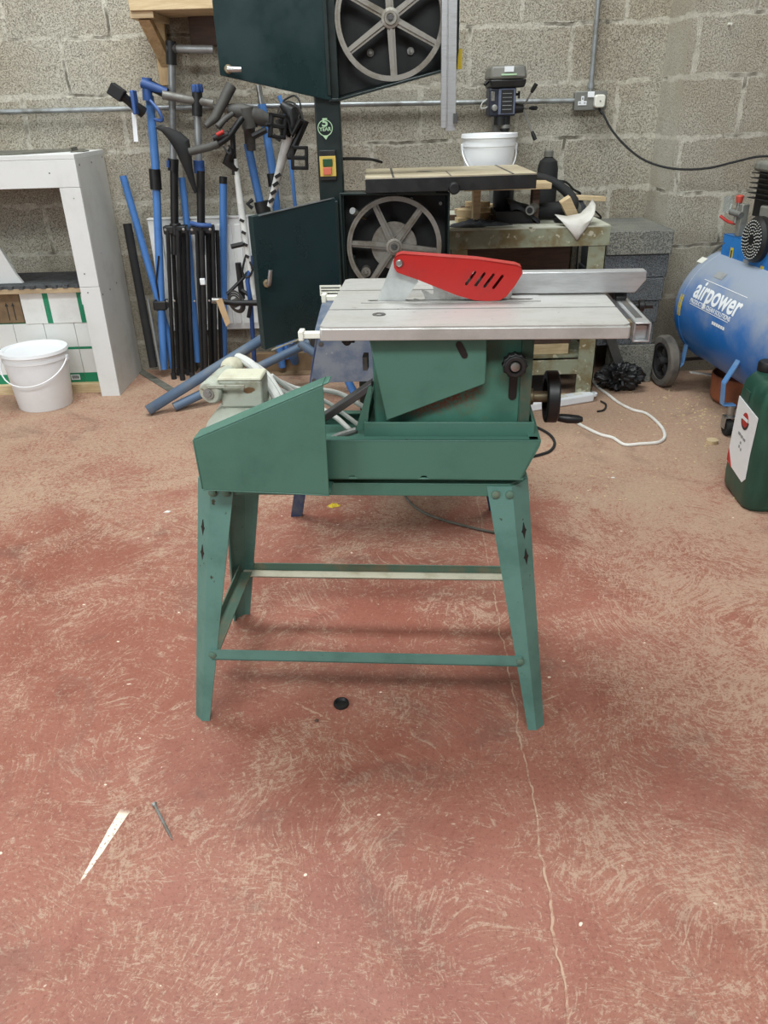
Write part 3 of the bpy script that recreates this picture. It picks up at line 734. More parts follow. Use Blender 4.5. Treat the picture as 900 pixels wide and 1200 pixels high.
g = G().lathe([(0, 0), (.020, 0), (.0235, .004), (.0235, .085), (.017, .097), (0, .10)], (ccx+.001, .135, ccz+.0), (.22, 1, .1), 28)
cpz = part('capacitor', g, M['motor_grey'], mo, .001, **L)
g = G().lathe([(0, -.004), (.006, -.004), (.006, 0), (0, 0)], (ccx-.0, .133, ccz), (0, 1, 0), 6); g.lathe([(0, 0), (.0105, 0), (.0105, .002)], (ccx, .131, ccz), (0, 1, 0), 20)
part('bolt', g, M['steel_dull'], cpz, **L)
part('strap', G().box(ccx, b1[0]-.03, .129, .132, ccz+.012, ccz+.018), M['motor_grey'], cpz, .0005, **L)
bx, bz = S(272, 428, .24)
part('end_bell', G().ball((bx, .24, bz-.004), .024, (1, 1, .85)).cyl((bx, .24, bz-.05), (bx, .24, bz-.002), .021), M['cream'], mo, **L)
# pale hoses curling from the terminal box
def hose(pts, r, name='hose', mt='hose'):
    P = [(S(x, y, v)[0], v, S(x, y, v)[1]) for x, y, v in pts]
    part(name, G().tube(P, r, 10, sub=6), M[mt], saw, **L)
hose([(279, 419, .27), (291, 425, .24), (305, 438, .22), (318, 455, .2), (330, 478, .17), (336, 500, .14)], .0098)
hose([(284, 421, .26), (300, 430, .25), (313, 440, .24), (322, 453, .22), (332, 470, .2), (345, 495, .18)], .008)
hose([(300, 436, .25), (325, 446, .27), (350, 456, .3), (376, 457, .32), (400, 462, .33), (428, 478, .3)], .0055)
hose([(305, 447, .24), (330, 458, .26), (362, 472, .26), (392, 488, .24), (412, 506, .2)], .0055)
hose([(318, 440, .24), (350, 463, .28), (380, 470, .3), (404, 486, .3), (425, 502, .28)], .005)

# ------------------------------------------------------------------ blue stand behind the saw
by = 2.18
st = thing('tool_stand', 'dusty navy blue sheet metal stand with splayed legs, behind and under the table saw', 'stand', (.05, 2.35, 0))
a, b = W(373, 396, by), W(363.5, 449, by); zt4, zb4 = a.z, b.z
g = G(); q = [(a.x, a.z), (.25, a.z), (.29, b.z), (b.x, b.z)]
g.pxz(q, by, by+.003); g.box(a.x-.012, .262, by, 2.62, a.z, a.z+.012)
g.pxz(q, 2.60, 2.603)
part('skirt', g, M['blue_stand'], st, .001)
foot = Z(348, 604)
for sx_ in (0, 1):
    for sy_ in (0, 1):
        tx_ = a.x+.012 if sx_ == 0 else .24; fx = foot.x if sx_ == 0 else .37
        ty_ = by+.012 if sy_ == 0 else 2.59; fy = foot.y if sy_ == 0 else 2.66
        g = G(); w_ = .02
        g.hull8([(tx_-w_, ty_-.006, zt4), (tx_+w_, ty_-.006, zt4), (tx_+w_, ty_+.008, zt4), (tx_-w_, ty_+.008, zt4)],
                [(fx-w_, fy-.01, 0), (fx+w_*.9, fy-.01, 0), (fx+w_*.9, fy+.01, 0), (fx-w_, fy+.01, 0)])
        part('leg', g, M['navy'], st, .002)
g = G()
for px, py in ((376, 403), (368, 446)):
    p = W(px, py, by); g.lathe([(0, -.004), (.007, -.003), (.007, 0)], (p.x, by, p.z), (0, 1, 0), 12)
part('bolt', g, M['dark_steel'], st)

# ================================================================== BANDSAW
bs = thing('bandsaw', 'tall dark green floor bandsaw with both wheel covers swung open', 'bandsaw', (.05, 3.15, 0))
BY = 3.0
def pw(px, py, Y=BY): p = W(px, py, Y); return (p.x, p.z)
# column
c0, c1 = pw(384, 120)[0]-.045, pw(384, 120)[0]+.045
c0, c1 = -.200, -.112
g = G().box(c0, c1, BY+.02, BY+.12, .45, 1.75)
col_ = part('column', g, M['bs_green'], bs, .004)
# housings: back plate with a rim
def housing(name, outline, y0, y1, t=.006):
    g = G().pxz(outline, y1-t, y1); n = len(outline)
    cx = sum(p[0] for p in outline)/n; cz = sum(p[1] for p in outline)/n
    inn = [(cx+(p[0]-cx)*.965, cz+(p[1]-cz)*.965) for p in outline]
    for i in range(n):
        j = (i+1) % n; A, B, C_, D = outline[i], outline[j], inn[j], inn[i]
        g.hull8([(A[0], y0, A[1]), (B[0], y0, B[1]), (C_[0], y0, C_[1]), (D[0], y0, D[1])], [(A[0], y1, A[1]), (B[0], y1, B[1]), (C_[0], y1, C_[1]), (D[0], y1, D[1])])
    return g
up_o = [pw(388, 0), pw(394, 119), pw(530, 86), pw(541, 80), pw(541, 0)]
zz = 1.80
up_o = [(-.150, zz), (-.150, pw(390, 119)[1]), (-.12, pw(398, 119)[1]), (.285, pw(538, 80)[1]), (.295, pw(540, 60)[1]), (.295, zz-.08), (.22, zz)]
uh = part('upper_wheel_housing', housing('h', up_o, BY, BY+.10), M['bs_green'], bs, .002)
part('housing_lining', G().pxz([(-.135, zz-.02), (-.135, up_o[1][1]+.025), (-.11, up_o[2][1]+.02), (.275, up_o[3][1]+.015), (.275, zz-.09), (.21, zz-.02)], BY+.088, BY+.0935), M['bs_in'], uh)
lo_o = [(-.128, pw(400, 226)[1]), (.272, pw(527, 226)[1]), (.272, .45), (-.128, .45)]
lh = part('lower_wheel_housing', housing('h', lo_o, BY, BY+.10), M['bs_green'], bs, .002)
part('housing_lining', G().box(-.118, .262, BY+.088, BY+.0935, .465, lo_o[0][1]-.012), M['bs_in'], lh)
def band_wheel(name, cx, cz, R, angs, y, mt, wide=.0, disc=0):
    g = G(); g.ring((cx, y, cz), (0, 1, 0), R-.017, R-.002, -.004, .024, 64); g.ring((cx, y, cz), (0, 1, 0), R-.006, R, -.007, .027, 64)
    for a in angs:
        d = Vector((math.cos(a), 0, math.sin(a))); p = Vector((-d.z, 0, d.x)); c = Vector((cx, y, cz))
        w0, w1 = .013+wide, .011
        A = [c+d*.02+p*w0, c+d*(R-.012)+p*w1, c+d*(R-.012)-p*w1, c+d*.02-p*w0]
        g.hull8([q+Vector((0, .004, 0)) for q in A], [q+Vector((0, .020, 0)) for q in A])
        B = [c+d*.02+p*.004, c+d*(R-.012)+p*.003, c+d*(R-.012)-p*.003, c+d*.02-p*.004]
        g.hull8([q+Vector((0, -.003, 0)) for q in B], [q+Vector((0, .006, 0)) for q in B])
    w = part(name, g, mt, bs)
    if disc: part('pulley_disc', G().lathe([(0, .022), (disc, .022), (disc, .036), (0, .036)], (cx, y, cz), (0, 1, 0), 48), mt, w)
    g = G().lathe([(0, -.008), (.011, -.008), (.013, -.012), (.020, -.012), (.022, -.006), (.030, -.004), (.032, .024), (0, .026)], (cx, y, cz), (0, 1, 0), 32)
    part('hub', g, mt, w)
    part('axle', G().lathe([(0, -.015), (.007, -.015), (.009, -.011), (.009, .075), (0, .075)], (cx, y, cz), (0, 1, 0), 20), M['dark_steel'], w)
    return w
wy = BY+.01
uc = pw(457.5, 21, wy)
band_wheel('upper_wheel', uc[0], uc[1], .183, [math.radians(a) for a in (-90+3, -30+3, 30+3, 90+3, 150+3, 210+3)], wy, M['wheel'])
lc = pw(462, 289, wy)
band_wheel('lower_wheel', lc[0], lc[1], .176, [math.radians(a) for a in (115, 52, 175, -8, -60, -125)], wy, M['wheel'], 0, .085)
g = G()
for px, py in ((434, 62), (481, 60)):
    p = pw(px, py, BY+.09); g.lathe([(0, -.02), (.006, -.02), (.006, -.008), (.012, -.008), (.012, 0)], (p[0], BY+.088, p[1]), (0, 1, 0), 16)
part('lock_bolt', g, M['steel_dull'], uh)
g = G()
for px, py in ((482, 233), (516, 238)):
    p = pw(px, py, BY+.09); g.lathe([(0, -.012), (.006, -.012), (.006, 0)], (p[0], BY+.088, p[1]), (0, 1, 0), 12)
part('lock_bolt', g, M['steel_dull'], lh)
p = pw(429, 318, BY+.05)
part('tension_pulley', G().lathe([(0, -.02), (.006, -.02), (.008, -.012), (.018, -.012), (.018, .04), (0, .04)], (p[0], BY+.045, p[1]), (0, 1, 0), 24), M['wheel'], lh)
# knob lever at the upper left of the lower housing
a = W(413, 247, BY-.01); b = W(423, 253, BY+.05)
g = G().tube([a, b], [.012, .010], 12)
kb = part('tension_knob', g, M['steel'], lh)
part('knob_stem', G().tube([b, W(428, 256, BY+.09)], .006, 10), M['brass'], kb)
# guide post with blade guard
g = G(); x0, x1 = pw(516, 60)[0], pw(535, 60)[0]
z0 = pw(525, 153)[1]
g.box(x0, x0+.018, BY-.055, BY-.03, z0+.01, 1.78); g.box(x0+.020, x0+.050, BY-.048, BY-.036, z0, 1.78)
g.box(x0+.016, x0+.022, BY-.05, BY-.04, z0, 1.78)
gp = part('guide_post', g, M['alu'], bs, .001)
part('post_bracket', G().box(x0+.012, x0+.03, BY-.04, BY+.02, 1.60, 1.66), M['dark_steel'], gp, .001)
q = pw(532, 140)
part('thumb_screw', G().cyl((q[0], BY-.062, q[1]), (q[0], BY-.04, q[1]), .007).box(q[0]-.008, q[0]+.006, BY-.07, BY-.05, q[1]-.012, q[1]+.02), M['dark_steel'], gp, .001)
q0, q1 = pw(531, 82), pw(544, 60)
part('warning_plate', G().box(.268, .312, BY+.085, BY+.088, pw(540, 80)[1], pw(540, 56)[1]).box(.296, .312, BY+.05, BY+.088, pw(540, 80)[1], pw(540, 56)[1]), M['yellow'], bs, .0, label='yellow bracket at the right of the upper housing')
# doors
def door(name, pts, hinge_i, t=.012):
    P = [Vector(p) for p in pts]; nrm = (P[1]-P[0]).cross(P[3]-P[0]).normalized()
    if nrm.y < 0: nrm = -nrm
    g = G().hull8([p for p in P], [p+nrm*.003 for p in P])
    c = sum(P, Vector())/4
    for i in range(4):
        a, b = P[i], P[(i+1) % 4]; a2 = a+(c-a)*.012; b2 = b+(c-b)*.012
        g.hull8([a, b, b2, a2], [p+nrm*.028 for p in (a, b, b2, a2)])
    return part(name, g, M['bs_door'], bs, .001)
dy = BY-.0
P = [(-.148, BY, 1.225), (-.515, BY-.07, 1.298), (-.515, BY-.07, 1.78), (-.148, BY, 1.80)]
h0 = W(388, 118, BY); h1 = W(258, 88, BY-.06)
P = [(h0.x, BY, h0.z), (h1.x, BY-.06, h1.z), (h1.x, BY-.06, 1.74), (h0.x, BY, 1.80)]
ud = door('upper_door', P, 0)
def latch(px, py, Y, horiz, parent):
    c = W(px, py, Y); g = G().lathe([(0, -.012), (.011, -.012), (.014, -.006), (.014, .0)], (c.x, Y, c.z), (0, 1, 0), 24)
    lt = part('latch_boss', g, M['brass'], parent, .001)
    if horiz: g = G().tube([c+Vector((.0, -.018, 0)), c+Vector((.015, -.022, -.002)), c+Vector((.045, -.022, -.003))], [.009, .0085, .0075], 12)
    else: g = G().tube([c+Vector((.008, -.018, 0)), c+Vector((.012, -.022, .01)), c+Vector((.019, -.022, .048))], [.009, .0085, .0075], 12)
    g.sm = True
    part('latch_lever', g, M['steel'], lt)
latch(268, 81, BY-.065, True, ud)
Yd = BY-.24
a0, a1, a2, a3 = W(395, 233, BY), W(296, 254, Yd), W(311, 410, Yd), W(392, 378, BY)
a3 = Vector((a0.x, BY, a3.z)); a1.x = (a1.x+a2.x)/2; a2.x = a1.x
ld_ = door('lower_door', [a0, a1, a2, a3], 0)
latch(313, 332, Yd+.035-.02, False, ld_)
def edge_strip(p, q, dz):
    return G().hull8([p, q, q+Vector((0, 0, dz)), p+Vector((0, 0, dz))], [p+Vector((.010, .028, 0)), q+Vector((.010, .028, 0)), q+Vector((.010, .028, dz)), p+Vector((.010, .028, dz))])
part('pale_edge', edge_strip(a0+Vector((-.02, -.02, .001)), a1+Vector((.02, 0, .001)), .004), M['galv'], ld_, label='bare metal top edge of the lower door, coloured pale as lit')  # pale strip: bare metal edge with its lit look put into the colour
part('pale_edge', edge_strip(a3+Vector((-.02, -.02, -.005)), a2+Vector((.02, 0, -.005)), .004), M['dust'], ld_, label='pale bottom edge of the lower door')  # pale strip along the bottom of the door
part('hinge', G().box(-.152, -.134, BY-.006, BY+.012, .48, .90), M['bs_green'], bs, .002)
part('hinge', G().box(-.152, -.138, BY-.006, BY+.01, 1.235, 1.78), M['bs_green'], bs, .002)
# switch and sticker on the column
FY = BY+.018
sw0, sw1 = W(373.5, 176, FY), W(395, 211, FY)
g = G().box(sw0.x, sw1.x, FY-.012, FY+.004, sw1.z, sw0.z); swb = part('switch_box', g, M['black'], bs, .003)
y0_, y1_ = W(374.5, 183, FY), W(394.5, 206, FY)
part('switch_plate', G().box(y0_.x, y1_.x, FY-.017, FY-.011, y1_.z, y0_.z), M['switch_y'], swb, .001)
a = W(378.5, 186, FY); b = W(390, 194.5, FY)
part('green_button', G().box(a.x, b.x, FY-.023, FY-.016, b.z, a.z), M['switch_g'], swb, .001, label='green start button')
a = W(379, 196, FY); b = W(389, 204, FY)
part('red_button', G().box(a.x, b.x, FY-.025, FY-.016, b.z, a.z), M['switch_r'], swb, .001, label='red stop button')
c = W(381, 150, FY); TX = lambda x, y, z: Matrix.Translation((x, y, z)) @ Matrix.Rotation(PI/2, 4, 'X')
g = G().ring((c.x, FY+.002, c.z), (0, 1, 0), .0235, .0265, -.0016, .0005, 40)
g.text('5', .036, TX(c.x, FY+.0012, c.z+.016), .0012, .0012, 1.25); g.text('YEAR', .017, TX(c.x, FY+.0012, c.z-.004), .0012, .0004, 1.0)
g.pxz([(c.x-.011, c.z-.023), (c.x+.011, c.z-.023), (c.x+.001, c.z-.037)], FY+.0005, FY+.002)
part('sticker', g, M['sticker'], bs, label='pale green round 5 YEAR sticker on the column')
# table of the bandsaw
tfl, tfr, tbr, tbl = (428, 206), (629, 207), (598, 184), (425, 189)
zT = .955
A = Z(427, 206, zT+.0); Bp = Z(630, 206, zT); Cp = Z(601, 185, zT); Dp = Z(424, 189, zT)
ft = 2.90; bk = 3.33
ztab = W(480, 207, ft).z
xl, xr = W(428, 209, ft).x, W(629, 208, ft).x
q = [(xl, ft), (xr, ft), (xr-.0, bk), (xl, bk)]
g = G().plate(q, [[(.125+.03*math.cos(2*PI*k/24)+.06, 3.12+.03*math.sin(2*PI*k/24)) for k in range(24)]], .006, Matrix.Translation((0, 0, ztab-.006)))
bt = part('saw_table', g, M['wood_top'], bs, .0, label='worn timber coloured table face with sawdust film')
part('table_rim', G().box(xl, xr, ft-.001, ft+.012, ztab-.05, ztab-.004).box(xl, xr, bk-.012, bk, ztab-.05, ztab-.006).box(xl, xl+.012, ft, bk, ztab-.05, ztab-.006).box(xr-.012, xr, ft, bk, ztab-.05, ztab-.006).box(xl+.02, xr-.02, ft+.02, bk-.02, ztab-.016, ztab-.0065), M['black'], bt, .002)
g = G()
for xx in (W(461, 209, ft).x, W(601, 207, ft).x): g.box(xx-.004, xx+.004, ft-.001, bk, ztab-.001, ztab+.0008)
g.box(.262, .266, ft-.001, 3.10, ztab-.001, ztab+.0008)
part('groove', g, M['dark_steel'], bt)
part('table_insert', G().lathe([(0, .0), (.028, 0), (.030, -.005), (0, -.005)], (.185, 3.12, ztab), (0, 0, 1), 24), M['dark_steel'], bt)
part('trunnion', G().box(.08, .22, 2.99, 3.09, .915, ztab-.05), M['bs_green'], bs, .002)
part('tilt_knob', G().lathe([(0, 0), (.016, 0), (.02, .006), (.02, .03), (0, .03)], (.275, ft-.03, ztab-.04), (0, 1, 0), 16), M['black'], bs, .001)
part('floor_base', G().pxz([(-.085, 0), (.30, 0), (.272, .452), (-.085, .452)], BY+.005, BY+.33), M['bs_green'], bs, .004)
part('mast', G().box(-.19, -.08, BY+.05, BY+.12, .40, .70), M['bs_green'], bs, .003)

# ================================================================== WALL FITTINGS
cy_ = 3.945
g = G().tube([(-2.6, cy_, 1.222), (-1.0, cy_, 1.218), (.30, cy_, 1.205), (.93, cy_, 1.198)], .0105, 12)
cd = single('electrical_conduit', g, M['galv'], 'long horizontal grey metal conduit running along the block wall', 'conduit')
a = W(692, 107, cy_); b = W(701, 0, cy_); g = G().tube([(a.x, cy_, 1.21), (a.x, cy_, 1.72)], .0105, 12)
g.ring((a.x, cy_, 1.245), (0, 0, 1), .0105, .014, 0, .02, 16)
single('electrical_conduit', g, M['galv'], 'upright grey metal conduit rising from the wall socket', 'conduit')
sk = thing('wall_socket', 'grey metal double wall socket on the block wall with a white plug in it', 'socket', (.99, 3.93, 1.16))
a = W(675, 108, 3.92); b = W(709, 128, 3.92)
part('back_box', G().box(a.x, b.x, 3.925, 3.97, b.z, a.z), M['socket'], sk, .004)
part('face_plate', G().box(a.x-.003, b.x+.003, 3.918, 3.926, b.z-.003, a.z+.003), M['socket'], sk, .004)
g = G(); c = W(682.5, 118, 3.918)
g.box(c.x-.006, c.x+.006, 3.9155, 3.9185, c.z-.002, c.z+.018).box(c.x-.019, c.x+.019, 3.9155, 3.9185, c.z-.018, c.z-.002)
so = part('socket_outlet', g, M['white'], sk)
g = G().box(c.x-.002, c.x+.002, 3.9145, 3.916, c.z+.004, c.z+.013)
for s_ in (-1, 1): g.box(c.x+s_*.011-.004, c.x+s_*.011+.004, 3.9145, 3.916, c.z-.011, c.z-.008)
part('pin_hole', g, M['blackprint'], so)
c = W(692.5, 111, 3.918); part('switch_rocker', G().box(c.x-.015, c.x+.015, 3.912, 3.918, c.z-.011, c.z+.012), M['white'], sk, .002)
c = W(702.5, 118.5, 3.90)
pl = thing('mains_plug', 'white three pin plug pushed into the right side of the grey wall socket', 'plug', (c.x, 3.91, c.z-.025))
g = G().prism(rrect(c.x-.023, c.x+.023, c.z-.026, c.z+.026, .012), lambda p, q: (p, 3.917, q), lambda p, q: (p, 3.885, q))
part('plug_body', g, M['wplastic'], pl, .004)
part('screw', G().lathe([(0, -.001), (.0035, -.001), (.0035, .001), (0, .001)], (c.x, 3.885, c.z), (0, 1, 0), 12), M['steel_dull'], pl)
P = [(c.x, 3.90, c.z-.026), (c.x+.012, 3.89, c.z-.05)]
pts = [W(706, 132, 3.86), W(716, 151, 3.82), W(732, 170, 3.76), W(752, 186, 3.70), W(775, 195, 3.64), W(800, 198.5, 3.58), W(830, 197, 3.54), W(860, 190, 3.50), W(885, 184, 3.44), W(905, 183, 3.40)]
single('power_cable', G().tube([Vector(p) for p in P]+pts, .0048, 8, sub=4), M['rubber'], 'black cable sagging from the wall socket plug towards the compressor', 'cable')
# short cable behind the bandsaw switch
pts = [W(402, 186, 3.10), W(420, 186, 3.2), W(436, 187, 3.35), W(447, 190, 3.45)]
single('power_cable', G().tube(pts, .0055, 8, sub=4), M['rubber'], 'short black cable behind the bandsaw column above its table', 'cable')
# nail-like fixing on the pier
p = W(856, 28, 3.67); single('wall_plug', G().tube([(p.x, 3.695, p.z), (p.x, 3.66, p.z)], .005, 8), M['wplastic'], 'tiny pale plastic wall plug high on the right block wall', 'wall plug')

# ================================================================== SHELF TOP LEFT
sh = thing('wall_shelf', 'pine wall shelf with a diagonal wooden bracket, top left', 'shelf', (-.7, 3.85, 1.3))
a = W(155, 14, 3.70); b = W(250, 16, 3.70)
part('shelf_board', G().box(a.x, b.x+.10, 3.66, 3.965, a.z, a.z+.06), M['pine'], sh, .002)
a2 = W(156, 22, 3.72); b2 = W(182, 15, 3.72)
part('batten', G().box(a2.x, b2.x, 3.68, 3.965, a2.z-.002, a.z-.0005), M['pine'], sh, .001)
part('backboard', G().box(-.78, -.40, 3.93, 3.965, 1.45, a.z-.001), M['board_dark'], sh, .001)
p0, p1 = W(170, 24, 3.72), W(197, 84, 3.94)
g = G(); w_ = .024
g.hull8([(p0.x-w_, 3.70, p0.z), (p0.x+w_, 3.70, p0.z), (p0.x+w_, 3.745, p0.z+.01), (p0.x-w_, 3.745, p0.z+.01)], [(p1.x-w_, 3.925, p1.z+.02), (p1.x+w_, 3.925, p1.z+.02), (p1.x+w_, 3.965, p1.z+.05), (p1.x-w_, 3.965, p1.z+.05)])
part('bracket_strut', g, M['pine_z'], sh, .001)
p2 = W(195, 100, 3.94)
part('bracket_post', G().box(p2.x-.026, p2.x+.026, 3.935, 3.965, p2.z, a.z-.003), M['pine_z'], sh, .001)

# ================================================================== GREY CABINET
cb = thing('workbench_cabinet', 'pale grey boarded bench cabinet open at the front, at the left by the wall', 'cabinet', (-1.7, 3.76, 0))
cxr, cxl, cyf, cyb = -1.250, -2.35, 3.56, 3.955
zc = 1.055
g = G().pyz([(cyf+.014, 0), (cyb, 0), (cyb, zc-.018), (cyf+.014, zc-.018)], cxr-.018, cxr)
part('side_panel', g, M['cab'], cb, .001)
part('side_panel', G().box(cxl, cxl+.018, cyf+.014, cyb, 0, zc-.018), M['cab'], cb, .001)
g = G().box(cxr-.088, cxr, cyf, cyf+.0135, 0, .512); part('front_stile', g, M['cab_front'], cb, .001)
g = G().box(cxr-.088, cxr, cyf, cyf+.0135, .5135, .926); part('front_stile', g, M['cab_front'], cb, .001)
part('front_rail', G().box(cxl, cxr, cyf, cyf+.0135, .9275, zc-.019), M['cab_front'], cb, .001)
part('top_panel', G().box(cxl, cxr, cyf, cyb, zc-.018, zc), M['cab_front'], cb, .001)
part('shelf_board', G().box(cxl+.018, cxr-.018, cyf+.03, cyb, .485, .505), M['ply'], cb, .001)
g = G()
for px, py in ((93, 193), (107, 190), (119.5, 184), (120.5, 345), (129, 339), (136.5, 331.5), (147, 324)):
    d = ray(px, py); t = cxr/d.x; p = CAMP+d*t
    g.lathe([(0, .0012), (.0045, .0008), (.0045, -.0004)], (cxr, p.y, p.z), (1, 0, 0), 10)
for px, py in ((99, 321), (103, 343), (58, 203)):
    p = W(px, py, cyf); g.lathe([(0, -.0012), (.003, -.0008), (.003, .0004)], (p.x, cyf, p.z), (0, 1, 0), 10)
part('screw', g, M['dark_steel'], cb)
g = G().pxy([(-1.9, 3.585), (-1.56, 3.585), (-1.52, 3.66), (-1.36, 3.86), (-1.5, 3.93), (-2.1, 3.93)], zc, zc+.012)
q = [Z(0, 178, zc), Z(22, 177, zc), Z(78, 164, zc), Z(70, 163.5, zc), Z(0, 163, zc)]
single('rubber_mat', G().pxy([(-2.1, 3.60), (-1.60, 3.60), (-1.50, 3.63), (-1.305, 3.87), (-1.34, 3.93), (-2.1, 3.93)], zc, zc+.008), M['rub_mat'], 'dark grey green rubber mat lying on top of the grey cabinet', 'mat', .001)
single('metal_bracket', G().pxy([(-1.318, 3.72), (-1.262, 3.72), (-1.262, 3.80), (-1.318, 3.80)], zc, zc+.005).box(-1.318, -1.312, 3.72, 3.80, zc, zc+.02), M['rub_mat'], 'small grey folded metal bracket on the cabinet top corner', 'bracket', .001)
# foam mat with a toothed edge on the inner shelf
pts = []
x = -2.3; i = 0
while x < -1.30:
    pts += [(x, 3.60), (x+.022, 3.60), (x+.026, 3.588), (x+.046, 3.588)]; x += .05
pts = [(p[0], p[1]) for p in pts]+[(-1.29, 3.60), (-1.29, 3.93), (-2.3, 3.93)]
single('foam_mat', G().pxy(pts, .505, .519), M['grey_mat'], 'dark grey interlocking foam mat with toothed edge inside the cabinet', 'mat')
a = W(0, 330, 3.70)
g = G(); q = [W(-2, 285, 3.66), W(8, 318, 3.66), W(-2, 325, 3.66), W(-30, 325, 3.66), W(-30, 285, 3.66)]
single('leaning_board', G().pxz([(-1.74, .520), (-1.632, .520), (-1.655, .56), (-1.70, .68), (-1.74, .68)], 3.66, 3.68), M['cab_front'], 'white board offcut standing on the foam mat at the frame edge', 'board', .001)
# pallet strip
single('pallet', G().box(cxl+.03, cxr-.03, 3.62, 3.64, 0, .044).box(cxl+.03, cxr-.03, 3.64, 3.94, .03, .044).box(cxl+.03, cxr-.03, 3.90, 3.94, 0, .03), M['pine'], 'low pine pallet under the white cartons', 'pallet', .001)
# cartons
def carton(x0, x1, y0, z0, z1, label, bands, texty=(), depth=.24, green_top=False, body='boxw', grp='white and green cartons in the cabinet'):
    o = thing('carton', label, 'box', ((x0+x1)/2, y0+depth/2, z0), 0, grp)
    part('box_body', G().box(x0, x1, y0, y0+depth, z0, z1), M[body], o, .002)
    g = G()
    for (a0, a1, b0, b1) in bands:
        part('printed_band', G().box(x0+(x1-x0)*a0, x0+(x1-x0)*a1, y0-.0007, y0+.001, z0+(z1-z0)*b0, z0+(z1-z0)*b1), M['boxg'], o)
    if green_top: g.box(x0+.001, x1-.001, y0+.001, y0+.09, z1-.001, z1+.0007)
    if green_top: part('printed_top', g, M['boxg'], o)
    if texty:
        g = G()
        for (tx, tz, sz, s_, up) in texty:
            R_ = Matrix.Translation((x0+(x1-x0)*tx, y0-.0012, z0+(z1-z0)*tz)) @ Matrix.Rotation(PI/2, 4, 'X')
            if up: R_ = R_ @ Matrix.Rotation(-PI/2, 4, 'Z')
            g.text(s_, sz, R_, .0006)
        part('print_lines', g, M['print'], o)
    return o
yB = 3.655
zb, zm = .0445, .335
xs = [W(13, 400, yB).x, W(50, 395, yB).x, W(87, 395, yB).x]
xs = [-1.865, -1.722, -1.578, -1.435, -1.292]
dots = lambda: [(.2, .9, .010, '. .', 0), (.75, .75, .010, '.', 0), (.5, .63, .008, '- - - - -', 0)]
carton(xs[0], xs[1]-.002, yB, zb, zm, 'white carton on the pallet, leftmost of the lower row behind the bucket', [(0, 1, .56, .60), (0, 1, .0, .16)], dots(), green_top=True)
carton(xs[1], xs[2]-.002, yB, zb, zm, 'white carton in the lower row directly behind the bucket handle', [(0, 1, .56, .60), (0, 1, .0, .16)], dots(), green_top=True)
c3 = carton(xs[2], xs[3]-.002, yB, zb, zm, 'white carton with a barcode label on its green foot, lower row right of the bucket', [(0, 1, .56, .60), (0, 1, .0, .16)], dots())
g = G().box(xs[2]+.075, xs[2]+.118, yB-.0016, yB-.0005, zb+.012, zb+.038); lb = part('barcode_label', g, M['white'], c3)
g = G()
for k in range(9): g.box(xs[2]+.080+k*.0038, xs[2]+.082+k*.0038+(k % 2)*.0006, yB-.0022, yB-.0014, zb+.018, zb+.034)
part('barcode', g, M['blackprint'], lb)
carton(xs[3], xs[4]-.002, yB, zb, zm, 'white carton in the lower row against the cabinet side, partly behind the stile', [(0, 1, .56, .60), (0, 1, .0, .16)], dots())
tx0_, tx1_ = W(19, 350, yB-.01).x, W(99, 350, yB-.01).x
tc_ = carton(-1.655, -1.345, yB-.012, zm+.001, .480, 'wide white carton with green stripe lying on top of the lower row', [(.34, .42, 0, 1), (.85, 1, 0, 1)], [(.375, .5, .014, '- - - - - - -', 1), (.12, .8, .012, '.', 0), (.24, .12, .012, '.', 0), (.70, .15, .009, '. . . .', 0), (.30, .5, .008, '- - - - - -', 1)])
part('address_label', G().box(-1.372, -1.349, yB-.0145, yB-.0125, .42, .468), M['white'], tc_)
br_ = carton(-1.95, -1.668, yB+.01, zm+.001, .470, 'brown cardboard box with black arrows beside the wide white carton', [], (), body='carton', grp=None)
g = G()
for xx in (-1.735, -1.705):
    g.pxz([(xx-.002, .35), (xx+.002, .35), (xx+.002, .415), (xx+.008, .415), (xx, .432), (xx-.008, .415), (xx-.002, .415)], yB+.0088, yB+.0102)
part('arrow_print', g, M['blackprint'], br_)

# ================================================================== BUCKETS
def bucket(name, label, cx, cy, z0, rb, rt, h, tilt=0, handle=1, lid=True):
    o = thing(name, label, 'bucket', (cx, cy, z0))
    g = G().lathe([(0, 0), (rb, 0), (rb+.002, .004), (rt-.004, h-.045), (rt, h-.043), (rt, h-.03), (rt-.002, h-.03), (rt+.001, h-.004), (rt-.004, h-.004), (rb-.004, .006), (0, .006)], (cx, cy, z0), (0, 0, 1), 48)
    part('bucket_body', g, M['white'], o)
    if lid:
        g = G().lathe([(0, h-.006), (rt-.018, h-.006), (rt-.014, h+.002), (rt+.004, h+.002), (rt+.006, h-.012), (rt+.002, h-.014), (rt+.002, h-.0045), (0, h-.008)], (cx, cy, z0), (0, 0, 1), 48)
        part('lid', g, M['white'], o)
    if handle == 1:
        pts = []
        for k in range(17):
            a = PI*k/16; R_ = rt+.005
            pts.append((cx-R_*math.cos(a), cy-.02-R_*math.sin(a)*.99 if True else 0, z0+h-.045-.085*math.sin(a)))
        g = G().tube(pts, .003, 8)
    else:
        pts = []
        for k in range(17):
            a = PI*k/16; R_ = rt+.004
            pts.append((cx-R_*math.cos(a)*.98, cy-R_*math.sin(a), z0+h-.05-.11*math.sin(a)))
        g = G().tube(pts, .003, 8)
    part('handle', g, M['white'], o)
    g = G()
    for s_ in (-1, 1): g.box(cx+s_*rt-.006, cx+s_*rt+.006, cy-.012, cy+.012, z0+h-.058, z0+h-.034)
    part('handle_lug', g, M['white'], o, .002)
    return o
bucket('bucket', 'white plastic bucket with lid and handle on the floor before the cabinet', -1.572, 3.475, 0, .118, .142, .265)

